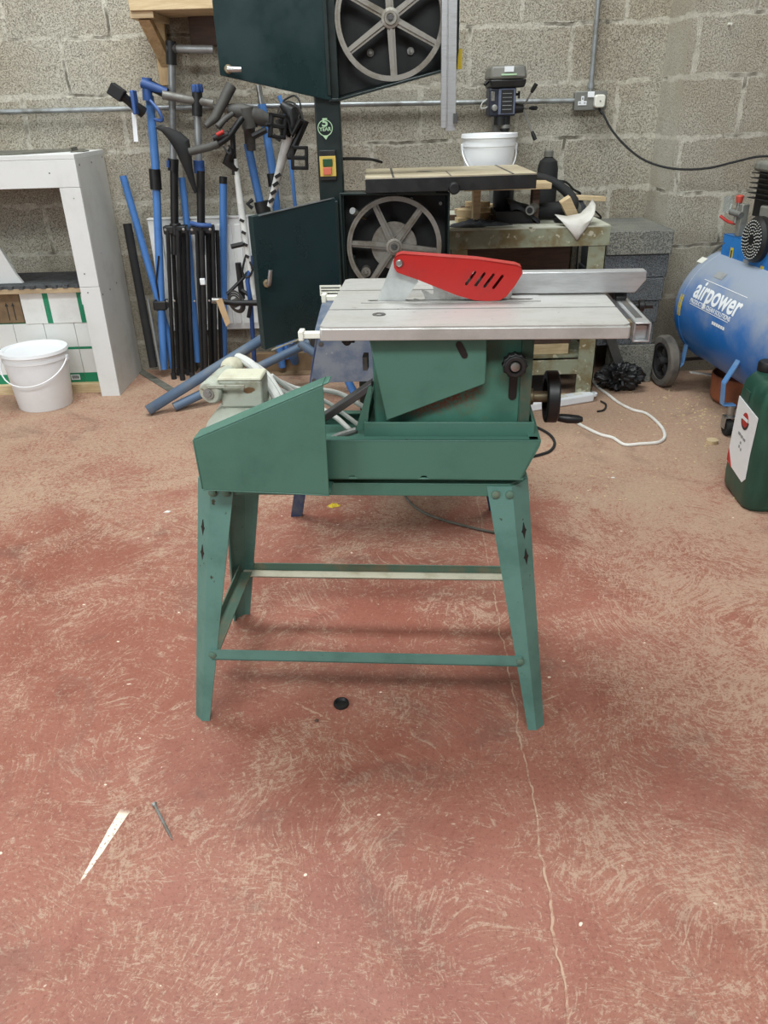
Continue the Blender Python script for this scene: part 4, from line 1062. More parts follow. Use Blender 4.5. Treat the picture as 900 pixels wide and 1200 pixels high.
# ================================================================== BENCH on the right of the bandsaw
bn = thing('metal_workbench', 'old metal workbench with flaking green grey paint, right of the bandsaw', 'workbench', (.65, 3.63, 0))
bx0, bx1, byf, byb, bz = .305, .955, 3.30, 3.94, .748
part('bench_top', G().box(bx0-.01, bx1, byf, byb, bz-.006, bz), M['bench_top'], bn, .001)
part('apron', G().box(bx0-.01, bx1, byf, byf+.006, bz-.078, bz-.006).box(bx0-.01, bx1, byb-.006, byb, bz-.078, bz-.006).box(bx1-.006, bx1, byf+.006, byb-.006, bz-.078, bz-.006).box(bx0-.01, bx0-.004, byf+.006, byb-.006, bz-.078, bz-.006), M['bench'], bn, .001)
for x0, x1 in ((bx0, bx0+.07), (bx1-.082, bx1-.008)):
    for y0, y1, f_ in ((byf+.007, byf+.07, 1), (byb-.07, byb-.007, -1)):
        g = G()
        yy = (y0, y0+.006) if f_ == 1 else (y1-.006, y1)
        g.box(x0, x1, yy[0], yy[1], 0, bz-.078)
        xx = (x0, x0+.006) if x0 < .5 else (x1-.006, x1)
        g.box(xx[0], xx[1], y0, y1, 0, bz-.078)
        part('leg', g, M['bench'], bn, .001)
part('lower_rail', G().box(bx0+.07, bx1-.082, byf+.008, byf+.014, .125, .19), M['bench'], bn, .001)
part('lower_rail', G().box(bx0+.07, bx1-.082, byb-.014, byb-.008, .125, .19), M['bench'], bn, .001)
part('lower_shelf', G().box(bx0+.012, bx1-.014, byf+.072, byb-.072, .18, .19), M['bench'], bn, .001)
# timber on the lower shelf
single('timber_length', G().box(.42, .85, 3.40, 3.50, .190, .235), M['pine'], 'pale pine board end on the lower bench shelf, lowest of the stack', 'timber', .002, 'timber stacked on the lower bench shelf')
single('timber_length', G().box(.38, .86, 3.41, 3.56, .236, .285), M['board_dark'], 'dark brown board lying on the pale pine board under the bench', 'timber', .002, 'timber stacked on the lower bench shelf')
single('timber_length', G().box(.36, .85, 3.42, 3.58, .286, .31), M['ply'], 'thin brown plywood strip, topmost of the stack under the bench', 'timber', .002, 'timber stacked on the lower bench shelf')
a, b = W(568, 292, 3.5), W(695, 305, 3.5)
g = G().hull8([(.40, 3.50, .545), (.87, 3.50, .53), (.87, 3.52, .53), (.40, 3.52, .545)], [(.40, 3.50, .65), (.87, 3.50, .615), (.87, 3.52, .615), (.40, 3.52, .65)])
single('brown_panel', G().box(.38, .87, 3.60, 3.62, .31, .64), M['board_dark'], 'reddish brown panel standing under the bench top', 'panel', .002)
single('storage_crate', G().box(.33, .78, 3.66, 3.86, .191, .50), M['black'], 'black box standing deep under the bench behind the brown panel', 'crate', .004)
single('storage_crate', G().box(.36, .82, 3.42, 3.80, 0, .115), M['black'], 'low black box on the floor under the bench shelf', 'crate', .004)
# things on the bench
for k, (px, py, ang, l, w, h, lab, mt) in enumerate([
    (556, 262, .2, .10, .045, .02, 'pale pine offcut on the bench beside the lower bandsaw housing', 'pine'),
    (552, 254, -.3, .08, .05, .03, 'square pine block on the offcuts left on the bench', 'pine'),
    (566, 258, .5, .07, .03, .035, 'small upright pine scrap in the bench clutter', 'pine'),
    (575, 260, -.1, .06, .03, .03, 'red brown wood scrap in the bench clutter', 'board_dark')]):
    zk = bz+[0, .0205, 0, 0][k]
    p = Vector(((.395, .392, .47, .515)[k], (3.52, 3.52, 3.54, 3.5)[k], zk))
    R_ = Matrix.Translation(p) @ Matrix.Rotation(ang, 4, 'Z')
    single('wood_offcut', G().box(-l/2, l/2, -w/2, w/2, 0, h, R_), M[mt], lab, 'offcut', .001)
rs = random.Random(11)
for k in range(9):
    p = Vector((.36+.024*(k % 4)+.01*rs.random(), 3.57+.03*rs.random(), bz+.024*(k//4)+.0005*k)); l = .03+.05*rs.random()
    R_ = Matrix.Translation(p+Vector((.04*(k % 3), .035*(k % 4), 0))) @ Matrix.Rotation(rs.uniform(-.9, .9), 4, 'Z')
    single('wood_scrap', G().box(-l, l, -.012, .012, 0, .022, R_), M['pine' if k % 3 else 'board_dark'], 'small wood scrap in the heap at the back left of the bench', 'offcut', .001, 'scraps heaped on the bench')
def crumple(cx, cy, z0, rx, ry, h, seed, name, mt, lab, cat, n=22):
    rnd = random.Random(seed); g = G(); ph = [rnd.uniform(0, 6.28) for _ in range(8)]
    rings = []
    for i in range(1, 9):
        t = i/8; row = []
        for k in range(n):
            a = 2*PI*k/n; rr = t*(1+.16*math.sin(3*a+ph[0])+.10*math.sin(5*a+ph[1])+.06*math.sin(9*a+ph[2]))
            zz = h*(1-t**1.6)*(1+.35*math.sin(4*a+7*t+ph[3])+.25*math.sin(7*a-9*t+ph[4])) if i < 8 else 0
            row.append(g.b.verts.new((cx+rx*rr*math.cos(a), cy+ry*rr*math.sin(a), z0+max(zz, 0)+.0005)))
        rings.append(row)
    c = g.b.verts.new((cx, cy, z0+h)); bt_ = g.b.verts.new((cx, cy, z0))
    for k in range(n):
        k2 = (k+1) % n; g.b.faces.new((c, rings[0][k], rings[0][k2])); g.b.faces.new((bt_, rings[-1][k2], rings[-1][k]))
        for i in range(7): g.b.faces.new((rings[i][k], rings[i+1][k], rings[i+1][k2], rings[i][k2]))
    g.sm = True
    return single(name, g, M[mt], lab, cat, angle=28)
crumple(.42, 3.40, bz, .13, .06, .02, 3, 'work_rag', 'cloth', 'dark grey rag crumpled on the left front edge of the bench', 'cloth')
# black tray with tools
tr_ = thing('parts_tray', 'black plastic tray on the bench with dark cloth draped over it', 'tray', (.62, 3.50, bz))
g = G().box(.50, .66, 3.42, 3.58, bz, bz+.005).box(.50, .504, 3.42, 3.58, bz+.005, bz+.05).box(.656, .66, 3.42, 3.58, bz+.005, bz+.05).box(.504, .656, 3.42, 3.424, bz+.005, bz+.05).box(.504, .656, 3.576, 3.58, bz+.005, bz+.05)
part('tray_body', g, M['black'], tr_, .001)
g = G(); P_ = []
for i in range(9):
    row = []
    for j in range(7):
        u_, v_ = i/8, j/6
        x = .56+.13*u_; y = 3.405+.15*v_; zz = bz+.085-.055*u_**2-.03*(1-v_)**2+.008*math.sin(5*u_+3*v_)+.006*math.sin(9*v_)
        row.append(g.b.verts.new((x, y, zz)))
    P_.append(row)
for i in range(8):
    for j in range(6): g.b.faces.new((P_[i][j], P_[i+1][j], P_[i+1][j+1], P_[i][j+1]))
g.sm = True
cl = part('draped_cloth', g, M['cloth'], tr_); sd = cl.modifiers.new('solid', 'SOLIDIFY'); sd.thickness = .003
# angle grinder-like tool with a pale tube end
gr = thing('power_tool', 'dark hand power tool with a grey tube end lying on the bench', 'tool', (.76, 3.47, bz))
g = G().tube([(.70, 3.52, bz+.035), (.78, 3.50, bz+.04), (.86, 3.48, bz+.032)], [.032, .036, .026], 16)
part('tool_body', g, M['rubber'], gr)
a = W(621, 250, 3.38)
g = G().tube([(a.x, 3.385, bz+.055), (a.x+.035, 3.46, bz+.06)], .019, 18); part('tube_end', g, M['steel_dull'], gr, label='grey metal tube end')
part('tube_bore', G().tube([(a.x-.0012, 3.3825, bz+.0549), (a.x+.002, 3.39, bz+.055)], .012, 16), M['black'], gr)
g = G().lathe([(0, 0), (.05, 0), (.052, .012), (0, .018)], (.80, 3.43, bz+.001), (0, 0, 1), 28); part('guard_disc', g, M['black'], gr)
g = G().pxz([(.80, bz+.03), (.87, bz+.03), (.865, bz+.06), (.83, bz+.105), (.815, bz+.10)], 3.45, 3.50); part('side_handle', g, M['drill_grey'], gr, .008)
# planks and bottles
a = W(520, 222, 3.30); b = W(645, 222, 3.30)
single('pine_board', G().box(.36, .715, 3.36, 3.56, bz+.137, bz+.160), M['pine'], 'long pale board lying across the bench clutter under the bandsaw table', 'board', .002)
sp_ = single('paint_pot', G().lathe([(0, 0), (.045, 0), (.045, .15), (0, .15)], (.56, 3.615, bz), (0, 0, 1), 28), M['drill_body'], 'dark blue pot standing on the bench behind the board', 'pot')
single('wood_block', G().box(.405, .435, 3.40, 3.46, bz+.0, bz+.1365), M['pine'], 'plywood block holding up the pale board at its left end', 'block', .002)
single('wood_block', G().box(.655, .685, 3.44, 3.49, bz+.0, bz+.1365), M['board_dark'], 'dark block holding up the pale board at its right end', 'block', .002)
bo = thing('spray_bottle', 'black bottle with grey screw cap standing at the back of the bench', 'bottle', (.80, 3.74, bz))
c = W(641, 212, 3.74)
hb = W(641, 183, 3.74).z-bz
g = G().lathe([(0, 0), (.042, 0), (.045, .006), (.045, hb-.05), (.038, hb-.02), (.018, hb-.004), (.018, hb), (0, hb)], (c.x, 3.74, bz), (0, 0, 1), 32)
part('bottle_body', g, M['rubber'], bo)
part('cap', G().lathe([(0, hb-.002), (.021, hb-.002), (.021, hb+.02), (.017, hb+.024), (0, hb+.024)], (c.x, 3.74, bz), (0, 0, 1), 28), M['drill_grey'], bo)
pts = [W(628, 207, 3.52), W(643, 211, 3.50), W(657, 219, 3.48), W(667, 228, 3.46), W(672, 237, 3.44), W(671, 243, 3.44)]
single('rubber_hose', G().tube(pts, [.017, .017, .018, .020, .023, .023], 14, sub=4), M['rubber'], 'thick black ribbed hose curving over the right of the bench', 'hose')
pts = [W(655, 212, 3.7), W(664, 214, 3.72), W(672, 222, 3.74), W(680, 227, 3.76), W(668, 230, 3.78)]
single('thin_cable', G().tube(pts, .005, 8, sub=4), M['rubber'], 'thin black cable loop behind the thick hose on the bench', 'cable')
pts = [W(690, 243, 3.8), W(698, 248, 3.85), W(704, 256, 3.90), Vector((1.0, 3.93, .70)), Vector((.985, 3.93, .55)), Vector((.99, 3.93, .40))]
single('thin_cable', G().tube(pts, .004, 8, sub=4), M['rubber'], 'thin black cable dropping behind the right end of the bench', 'cable')
R_ = Matrix.Translation(W(675, 262, 3.40)) @ Matrix.Rotation(-.55, 4, 'Y') @ Matrix.Rotation(.2, 4, 'X')
single('wood_offcut', G().box(-.022, .022, -.015, .015, .0, .12, R_), M['pine'], 'split pine offcut standing in the white tissue on the bench', 'offcut', .002)
R_ = Matrix.Translation((.955, 3.66, bz+.06)) @ Matrix.Rotation(.1, 4, 'Y')
single('wood_offcut', G().box(-.08, .10, -.018, .018, .0, .02, Matrix.Translation((.93, 3.70, bz+.055)) @ Matrix.Rotation(.08, 4, 'Y')), M['pine'], 'thin pine stick pointing past the right end of the bench', 'offcut', .002)
crumple(.90, 3.70, bz, .055, .08, .055, 9, 'bundled_cloth', 'cloth', 'small dark cloth bundle at the back right corner of the bench', 'cloth')
# tissue hanging over the edge
g = G()
yt = 3.293
Pq = [[W(650, 251, 3.36), W(664, 253, 3.35), W(680, 250, 3.35), W(690, 240, 3.39), W(694, 233, 3.45)],
      [W(653, 254, 3.31), W(665, 259, 3.302), W(681, 257, 3.302), W(695, 247, 3.32), W(698, 240, 3.37)],
      [W(659, 260, yt), W(668, 265, yt-.004), W(680, 265, yt-.006), W(692, 258, yt-.002), W(697, 250, yt)],
      [W(667, 270, yt-.001), W(672, 274, yt-.006), W(679, 274, yt-.008), W(686, 268, yt-.003), W(691, 262, yt)],
      [W(674, 279, yt-.002), W(675.5, 281, yt-.004), W(677, 281, yt-.006), W(680, 277, yt-.004), W(683, 273, yt-.002)]]
rows = []
for r_ in Pq: rows.append([g.b.verts.new((p.x, p.y, p.z)) for p in r_])
for i in range(4):
    for j in range(4): g.b.faces.new((rows[i][j], rows[i][j+1], rows[i+1][j+1], rows[i+1][j]))
ts = single('tissue_paper', g, M['paper'], 'white tissue hanging over the front right edge of the bench', 'paper', smooth=True)
ts.modifiers.new('solid', 'SOLIDIFY').thickness = .0015

# ================================================================== PILLAR DRILL with a bucket in front
dr = thing('bench_drill', 'grey and black bench pillar drill standing on the workbench against the wall', 'pillar drill', (.60, 3.80, bz))
DY = 3.72
h0 = W(593, 94, DY); cxd = h0.x
def wz(py): return W(592, py, DY).z
g = G().hull8([(cxd-.078, DY-.07, wz(93)), (cxd+.078, DY-.07, wz(93)), (cxd+.078, DY+.13, wz(93)), (cxd-.078, DY+.13, wz(93))],
              [(cxd-.070, DY-.06, wz(77)), (cxd+.070, DY-.06, wz(77)), (cxd+.070, DY+.12, wz(77)), (cxd-.070, DY+.12, wz(77))])
pc = part('pulley_cover', g, M['drill_grey'], dr, .010)
part('cover_label', G().box(cxd-.018, cxd+.020, DY-.071, DY-.064, wz(85), wz(78.5)), M['white'], pc)
part('cover_lettering', G().box(cxd-.03, cxd+.032, DY-.074, DY-.066, wz(89), wz(87)), M['sticker'], pc)
g = G().hull8([(cxd-.068, DY-.062, wz(103)), (cxd+.070, DY-.062, wz(103)), (cxd+.070, DY+.12, wz(103)), (cxd-.068, DY+.12, wz(103))],
              [(cxd-.076, DY-.068, wz(93.5)), (cxd+.077, DY-.068, wz(93.5)), (cxd+.077, DY+.13, wz(93.5)), (cxd-.076, DY+.13, wz(93.5))])
part('pulley_housing', g, M['black'], dr, .006)
g = G().box(cxd-.075, cxd+.038, DY-.05, DY+.06, wz(136), wz(103))
hd = part('head', g, M['drill_body'], dr, .006)
g = G().box(cxd-.036, cxd+.034, DY-.056, DY-.049, wz(134), wz(104)); fp = part('front_plate', g, M['drill_plate'], hd, .002)
g = G().box(cxd-.026, cxd+.026, DY-.058, DY-.0555, wz(132.5), wz(105.5)); pn = part('panel_label', g, M['black'], fp)
g = G()
for k in range(5): g.box(cxd-.02, cxd+.019, DY-.0592, DY-.0578, wz(110+k*4.6), wz(109.4+k*4.6))
part('panel_print', g, M['print'], pn)
g = G().lathe([(0, -.02), (.012, -.018), (.014, 0), (0, 0)], (cxd-.052, DY-.048, wz(126)), (0, 1, 0), 14).box(cxd-.068, cxd-.052, DY-.056, DY-.048, wz(118), wz(107))
part('depth_stop', g, M['steel_dull'], hd, .002)
part('clamp_lever', G().cyl((cxd-.078, DY-.03, wz(95)), (cxd-.095, DY-.04, wz(99)), .006), M['black'], hd)
g = G().cyl((cxd+.036, DY, wz(111)), (cxd+.056, DY, wz(111)), .005).box(cxd+.054, cxd+.062, DY-.005, DY+.005, wz(116), wz(107)); part('tension_screw', g, M['black'], hd)
g = G().cyl((cxd-.02, DY-.02, wz(136)), (cxd-.02, DY-.02, wz(146)), .028).cyl((cxd+.0, DY-.02, wz(136)), (cxd+.0, DY-.02, wz(153)), .022).cyl((cxd, DY-.02, wz(149)), (cxd, DY-.02, wz(162)), .016)
qu = part('quill', g, M['black'], dr); part('chuck', G().ring((cxd, DY-.02, wz(150)), (0, 0, 1), .01, .0235, 0, .014, 24), M['steel_dull'], qu)
fh = Vector((cxd+.055, DY-.005, wz(127.5)))
part('feed_hub', G().lathe([(0, -.03), (.018, -.03), (.020, -.01), (.016, .022), (0, .024)], fh, (1, 0, 0), 24), M['black'], dr)
for (px, py, kx_) in ((628, 99, 1), (627, 163, 1), (626, 127, 0)):
    t_ = W(px, py, DY-.02); st_ = fh+Vector((.02, 0, 0))
    if kx_ == 0: t_ = fh+Vector((.062, -.07, .0))
    d = (t_-st_).normalized()
    sp1 = part('feed_handle', G().tube([st_, t_-d*.03], .0035, 8), M['steel'], dr)
    part('grip', G().tube([t_-d*.034, t_-d*.02, t_+d*.004], [.006, .0085, .0085], 12), M['black'], sp1)
part('column', G().cyl((cxd-.015, DY+.095, bz+.02), (cxd-.015, DY+.095, wz(104)), .027), M['steel_dull'], dr)
part('foot_plate', G().box(cxd-.09, cxd+.07, DY-.02, DY+.215, bz, bz+.024), M['drill_body'], dr, .004)
part('motor', G().cyl((cxd+.0, DY+.175, wz(128)), (cxd+.0, DY+.175, wz(104)), .045), M['drill_body'], dr)
part('wire', G().tube([W(571, 116, DY), W(565, 121, DY), W(564, 127, DY), W(570, 126, DY), W(575, 121, DY)], .0028, 8, sub=4), M['hose'], dr)
# bucket on the drill foot
BYc = 3.47
a, b = W(541, 160, BYc), W(606, 160, BYc)
zlid = W(573, 157, BYc).z
cbx = (a.x+b.x)/2; rr_ = (b.x-a.x)/2-.004
bucket('bucket', 'white plastic bucket standing behind the bandsaw table before the pillar drill', cbx, BYc, bz+.161, rr_*.86, rr_, zlid-(bz+.161), handle=2)

# ================================================================== BLOCK STACK
sx0, sx1 = 1.015, 1.300
labs = ['dusty topmost concrete block of the stack between bench and compressor', 'second grey concrete block from the top of the stack', 'third grey concrete block from the top of the stack', 'fourth grey concrete block from the top of the stack', 'fifth grey concrete block from the top, just above the pale foot block']
tops = [.690, .588, .486, .384, .282]
single('concrete_block', G().box(1.10, 1.288, 3.535, 3.665, 0, .182), M['block_light'], 'pale lowest concrete block on the floor under the stack', 'concrete block', .004, 'stacked concrete blocks')
offs = [(0, 0), (-.004, .012), (-.012, .006), (-.02, .012), (-.026, .016)]
for i, t_ in enumerate(tops):
    ox, oy = offs[i]
    single('concrete_block', G().box(sx0+ox, sx1+ox, 3.525+oy, 3.955, t_-.100, t_), M['block_light'] if i == 0 else M['block'], labs[i], 'concrete block', .004, 'stacked concrete blocks')

# ================================================================== BIN BAG, METAL LEG, POWER STRIP, CABLES
g = G().ball((1.11, 3.44, .064), .065, (1.95, 1.1, 1.0), 80, 50)
from mathutils import noise as mn
for v in g.b.verts:
    c_ = Vector((1.11, 3.44, .064)); d = v.co-c_
    t_ = abs(mn.noise(v.co*16))*.9+abs(mn.noise(v.co*38+Vector((3, 1, 2))))*.7+abs(mn.noise(v.co*80))*.35
    v.co = c_+d*(1.12-.62*t_); v.co.z = max(v.co.z, .0)
single('bin_bag', g, M['bag'], 'crumpled black bin bag on the floor beside the bench leg', 'bag', angle=24)
a, b = W(700, 388, 3.46), W(722, 414, 3.40)
g = G().hull8([(a.x-.03, 3.48, a.z+.12), (a.x+.012, 3.48, a.z+.12), (a.x+.012, 3.50, a.z+.12), (a.x-.03, 3.50, a.z+.12)], [(1.02, 3.44, .12), (1.075, 3.44, .12), (1.075, 3.46, .12), (1.02, 3.46, .12)])
q = [(.955, .42), (1.0, .42), (1.185, .0), (1.14, .0)]
single('metal_prop', G().pxz(q, 3.485, 3.505), M['grey_pl'], 'dark grey metal prop leaning beside the bench above the bin bag', 'prop', .002)
ps_ = thing('power_strip', 'white plastic extension socket strip lying on the floor under the saw', 'power strip', (.8, 3.15, 0))
a, b = Z(592, 488, .0), Z(703, 470, .0)
d = (b-a).normalized(); ang = math.atan2(d.y, d.x); Ls = (b-a).length
R_ = Matrix.Translation(a) @ Matrix.Rotation(ang, 4, 'Z')
part('strip_body', G().box(0, Ls-.03, -.0, .055, 0, .04, R_), M['white'], ps_, .008)
g = G()
for k in range(5):
    x = .045+k*(Ls-.09)/5; g.box(x, x+.04, .012, .046, .0395, .0405, R_)
part('socket_face', g, M['wplastic'], ps_)
c = R_ @ Vector((Ls-.028, .027, .032))
g = G().ring(c, (0, 0, 1), .014, .024, -.008, .002, 28); part('hanging_loop', g, M['white'], ps_)
single('short_cable', G().tube([Z(700, 482, .006), Z(708, 480, .006), Z(710, 474, .006), Z(704, 470, .006)], .004, 8, sub=4), M['rubber'], 'short black cable end curled at the power strip tip', 'cable')
pts = [Z(x, y, .006) for x, y in ((640, 491), (655, 491), (668, 491), (684, 500), (703, 509), (718, 513), (732, 521), (752, 520), (772, 518), (779, 511), (774, 499), (758, 485), (741, 480), (725, 472), (712, 462), (702, 455), (695, 446), (688, 436))]
single('white_cable', G().tube(pts, .0065, 8, sub=5), M['wcable'], 'white cable looping over the floor right of the table saw', 'cable')
pts = [Z(618, 536, .006), Z(632, 533, .006), Z(645, 528, .006), Z(650, 519, .006), Z(645, 510, .006), Z(634, 503, .006), Z(620, 497, .006)]
single('black_cable', G().tube(pts, .0055, 8, sub=5), M['rubber'], 'black cable loop on the floor just right of the saw body', 'cable')
pts = [Z(x, y, .005) for x, y in ((470, 572), (478, 586), (492, 598), (512, 607), (540, 615), (565, 621), (590, 625), (604, 618))]
single('grey_cable', G().tube(pts, .0042, 8, sub=5), M['rub_mat'], 'thin grey brown cable on the floor seen between the saw legs', 'cable')
p = Z(664, 470, 0)
for k, (px, py, a_) in enumerate(((652, 466, .3), (660, 472, -.5))):
    p = Z(px, py, 0); R_ = Matrix.Translation(p) @ Matrix.Rotation(a_, 4, 'Z')
    single('wood_offcut', G().box(-.05, .05, -.012, .012, 0, .012, R_), M['pine'], ('pine sliver on the floor by the bench leg, the further one', 'pine sliver on the floor between bench leg and power strip')[k], 'offcut', .001)
# floor litter
rs = random.Random(5); g = G()
for k in range(260):
    if k < 150: x_, y_ = rs.gauss(1.36, .09), rs.gauss(3.12, .17)
    else: x_, y_ = rs.uniform(.65, 1.4), rs.uniform(2.3, 3.2)
    if x_ > 1.5 or y_ > 3.5: continue
    r_ = rs.uniform(.002, .0075)*(1 if k < 150 else .8); a_ = rs.uniform(0, 3.1)
    g.box(-r_, r_, -r_*.5, r_*.5, 0, rs.uniform(.0012, .003), Matrix.Translation((x_, y_, .0)) @ Matrix.Rotation(a_, 4, 'Z'))
wsv = single('wood_shavings', g, M['pine'], 'pale wood chips scattered on the floor before the compressor', 'wood chips'); wsv['kind'] = 'stuff'
p = Z(400, 826, 0)
cp_ = single('bottle_cap', G().lathe([(0, .0), (.017, 0), (.018, .004), (.017, .008), (.013, .009), (.010, .004), (0, .004)], p, (0, 0, 1), 28), M['black'], 'round black plastic cap on the red floor in front of the saw', 'cap')
p = Z(371, 845, 0); single('pebble', G().ball((p.x, p.y, .0015), .005, (1, 1, .35)), M['board_dark'], 'tiny brown crumb on the floor beside the black cap', 'pebble')
a, b = Z(181, 943, .004), Z(202, 984, .002)
sc_ = thing('wood_screw', 'long steel screw lying on the red floor, front left', 'screw', ((a.x+b.x)/2, (a.y+b.y)/2, 0))
d = (b-a).normalized()
part('shank', G().tube([a+Vector((0, 0, .001)), a.lerp(b, .8), b], [.0026, .0026, .0008], 8), M['steel_dull'], sc_)
part('screw_head', G().tube([a-d*.001+Vector((0, 0, .001)), a+d*.004+Vector((0, 0, .001))], [.0055, .003], 12), M['steel_dull'], sc_)
p = Z(391, 593, 0); R_ = Matrix.Translation(p) @ Matrix.Rotation(.3, 4, 'Z')
crumple(p.x, p.y, 0, .022, .012, .008, 21, 'paper_scrap', 'yellow', 'small yellow paper scrap on the floor behind the saw', 'scrap', 14)
p = Z(834, 519, 0); single('wooden_plug', G().lathe([(0, 0), (.022, 0), (.022, .014), (0, .014)], p, (0, 0, 1), 24), M['pine'], 'small round wooden plug on the floor near the compressor caster', 'plug')
for k, (px, py, s_, lb) in enumerate(((196, 600, .012, 'white paint flake on the floor left of the saw'), (555, 500, .01, ''), (718, 560, .008, 'small pale chip on the floor right of the saw'))):
    if not lb: continue
    p = Z(px, py, 0)
    single('paint_flake', G().pxy([(p.x-s_, p.y-s_*.4), (p.x+s_*.6, p.y-s_*.6), (p.x+s_, p.y+s_*.3), (p.x-s_*.2, p.y+s_*.6)], 0.0004, .002), M['wcable'], lb, 'paint flake')

# ================================================================== COMPRESSOR
cm = thing('air_compressor', 'large blue wheeled air compressor with dusty tank by the right wall', 'compressor', (1.6, 3.1, 0))
tcx, tcz, tr0 = 1.575, .378, .250
ty0_, ty1_ = 2.60, 3.46
TY = math.radians(4)
ta = Vector((math.sin(TY), -math.cos(TY), 0))     # tank axis towards the camera
tc0 = Vector((1.562, 3.50, tcz))
Lt = .95
prof = [(0, -.06), (.08, -.054), (.15, -.035), (.212, -.005), (.240, .02), (tr0, .05), (tr0, .085), (tr0+.002, .087), (tr0+.002, .093), (tr0, .095), (tr0, Lt-.05), (.22, Lt), (.10, Lt+.04), (0, Lt+.05)]
g = G().lathe(prof, (0, 0, 0), (0, 0, 1), 72)
RA = Matrix((Vector((ta.y, -ta.x, 0)), Vector((0, 0, 1)), ta)).transposed().to_4x4()   # local z -> axis, y -> up
RA = Matrix.Translation(tc0) @ RA
for v in g.b.verts: v.co = RA @ v.co
# put the object frame at the tank axis so the dust settles by height
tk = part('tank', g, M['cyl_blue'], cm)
# writing on the tank, wrapped round the cylinder (angle measured from the left horizontal)
side = -Vector((ta.y, -ta.x, 0))
left = Vector((-math.cos(TY), -math.sin(TY), 0))
def wrap(g, s0, th0, lift=.0012, subdiv=None):
    # flat mesh in xy: x along the tank, y up the side
    if subdiv:
        bmesh.ops.subdivide_edges(g.b, edges=[e for e in g.b.edges if e.calc_length() > subdiv], cuts=5)
        bmesh.ops.triangulate(g.b, faces=[f for f in g.b.faces if len(f.verts) > 4])
    for v in g.b.verts:
        th = th0+v.co.y/tr0; r = tr0+lift+v.co.z
        v.co = tc0+ta*(s0+v.co.x)+left*(r*math.cos(th))+Vector((0, 0, 1))*(r*math.sin(th))
    return g
def tank_s(px, py):
    """photo pixel -> (s, theta) on the tank"""
    d = ray(px, py); best = None
    o = CAMP-tc0; up = Vector((0, 0, 1))
    ol, oz = o.dot(left), o.z; dl, dz = d.dot(left), d.z
    A = dl*dl+dz*dz; B = 2*(ol*dl+oz*dz); C_ = ol*ol+oz*oz-tr0*tr0
    D = B*B-4*A*C_
    t = (-B-math.sqrt(max(D, 0)))/(2*A); P = o+d*t
    return P.dot(ta), math.atan2(P.z, P.dot(left))
sA, thA = tank_s(819, 334); sB, thB = tank_s(866, 367)
g = G().text('airpower', .082, Matrix.Identity(4), .0006, .0018, .95, 'LEFT')
xs_ = [v.co.x for v in g.b.verts]; wd = max(xs_)-min(xs_); k_ = (sB-sA)/wd
for v in g.b.verts: v.co.x *= k_; v.co.y *= 1.35
part('lettering', wrap(g, sA, (thA+thB)/2, .0014, .008), M['white'], tk, label='white airpower lettering')
s1, th1 = tank_s(812, 345); s2, th2 = tank_s(853, 382)
g = G().text('PRODUCTS & CLEAN SOLUTIONS', .024, Matrix.Identity(4), .0006, .0004, .9, 'LEFT')
xs_ = [v.co.x for v in g.b.verts]; k_ = (s2-s1)/(max(xs_)-min(xs_))
for v in g.b.verts: v.co.x *= k_
part('small_lettering', wrap(g, s1, (th1+th2)/2), M['white'], tk)
for (pa, pb) in (((829, 324), (873, 353)), ((811, 349), (851, 385))):
    s1, th1 = tank_s(*pa); s2, th2 = tank_s(*pb); thm = (th1+th2)/2
    g = G()
    for k in range(8):
        x0 = (s2-s1)*k/8; x1 = (s2-s1)*(k+1)/8; g.box(x0, x1, -.0012, .0012, 0, .0005)
    part('printed_line', wrap(g, s1, thm), M['white'], tk)
s1, th1 = tank_s(835, 376); s2, th2 = tank_s(849, 388)
g = G()
for k in range(6): g.box((s2-s1)*k/6, (s2-s1)*(k+.8)/6, -.006, .006, 0, .0005)
part('small_print', wrap(g, s1, (th1+th2)/2), M['white'], tk)
def decal(pa, w, h, mt, nm='sticker', n=5):
    s_, th = tank_s(*pa); g = G()
    for i in range(n):
        g.box(-w/2, w/2, -h/2+h*i/n, -h/2+h*(i+1)/n, 0, .0006)
    return part(nm, wrap(g, s_, th), M[mt], tk)
decal((797, 357), .028, .09, 'yellow', 'yellow_sticker')
decal((823, 305), .05, .03, 'wplastic', 'data_plate')
decal((844, 323), .075, .03, 'boxg' if False else 'print', 'faded_sticker')
# platform
ux_ = left
def TP(s_, l, z): return tc0+ta*s_+left*l+Vector((0, 0, z-tcz))
def tbox(g, s0, s1, l0, l1, z0, z1):
    vs = [TP(s_, l, z) for s_ in (s0, s1) for l in (l0, l1) for z in (z0, z1)]
    g._faces(vs, [(0,1,3,2),(4,6,7,5),(0,4,5,1),(2,3,7,6),(0,2,6,4),(1,5,7,3)]); return g
def onplane(px, py, l):    # pixel -> (s, z) on the plane at distance l left of the axis
    d = ray(px, py); t = (l-(CAMP-tc0).dot(left))/d.dot(left); P = CAMP+d*t-tc0
    return P.dot(ta), P.z+tcz
pl_ = .105
pA, pB, pC = onplane(847, 284, pl_), onplane(846, 306, pl_), onplane(899, 344, pl_)
g = G(); tbox(g, pA[0], pA[0]+.62, pl_-.004, pl_, tcz+math.sqrt(tr0**2-pl_**2)-.004, .688); tbox(g, pA[0], pA[0]+.62, -pl_, -pl_+.004, .58, .688); tbox(g, pA[0], pA[0]+.62, -pl_, pl_, .684, .688); tbox(g, pA[0], pA[0]+.004, -pl_, pl_, .62, .688)
pt = part('platform', g, M['shroud'], cm, .001)
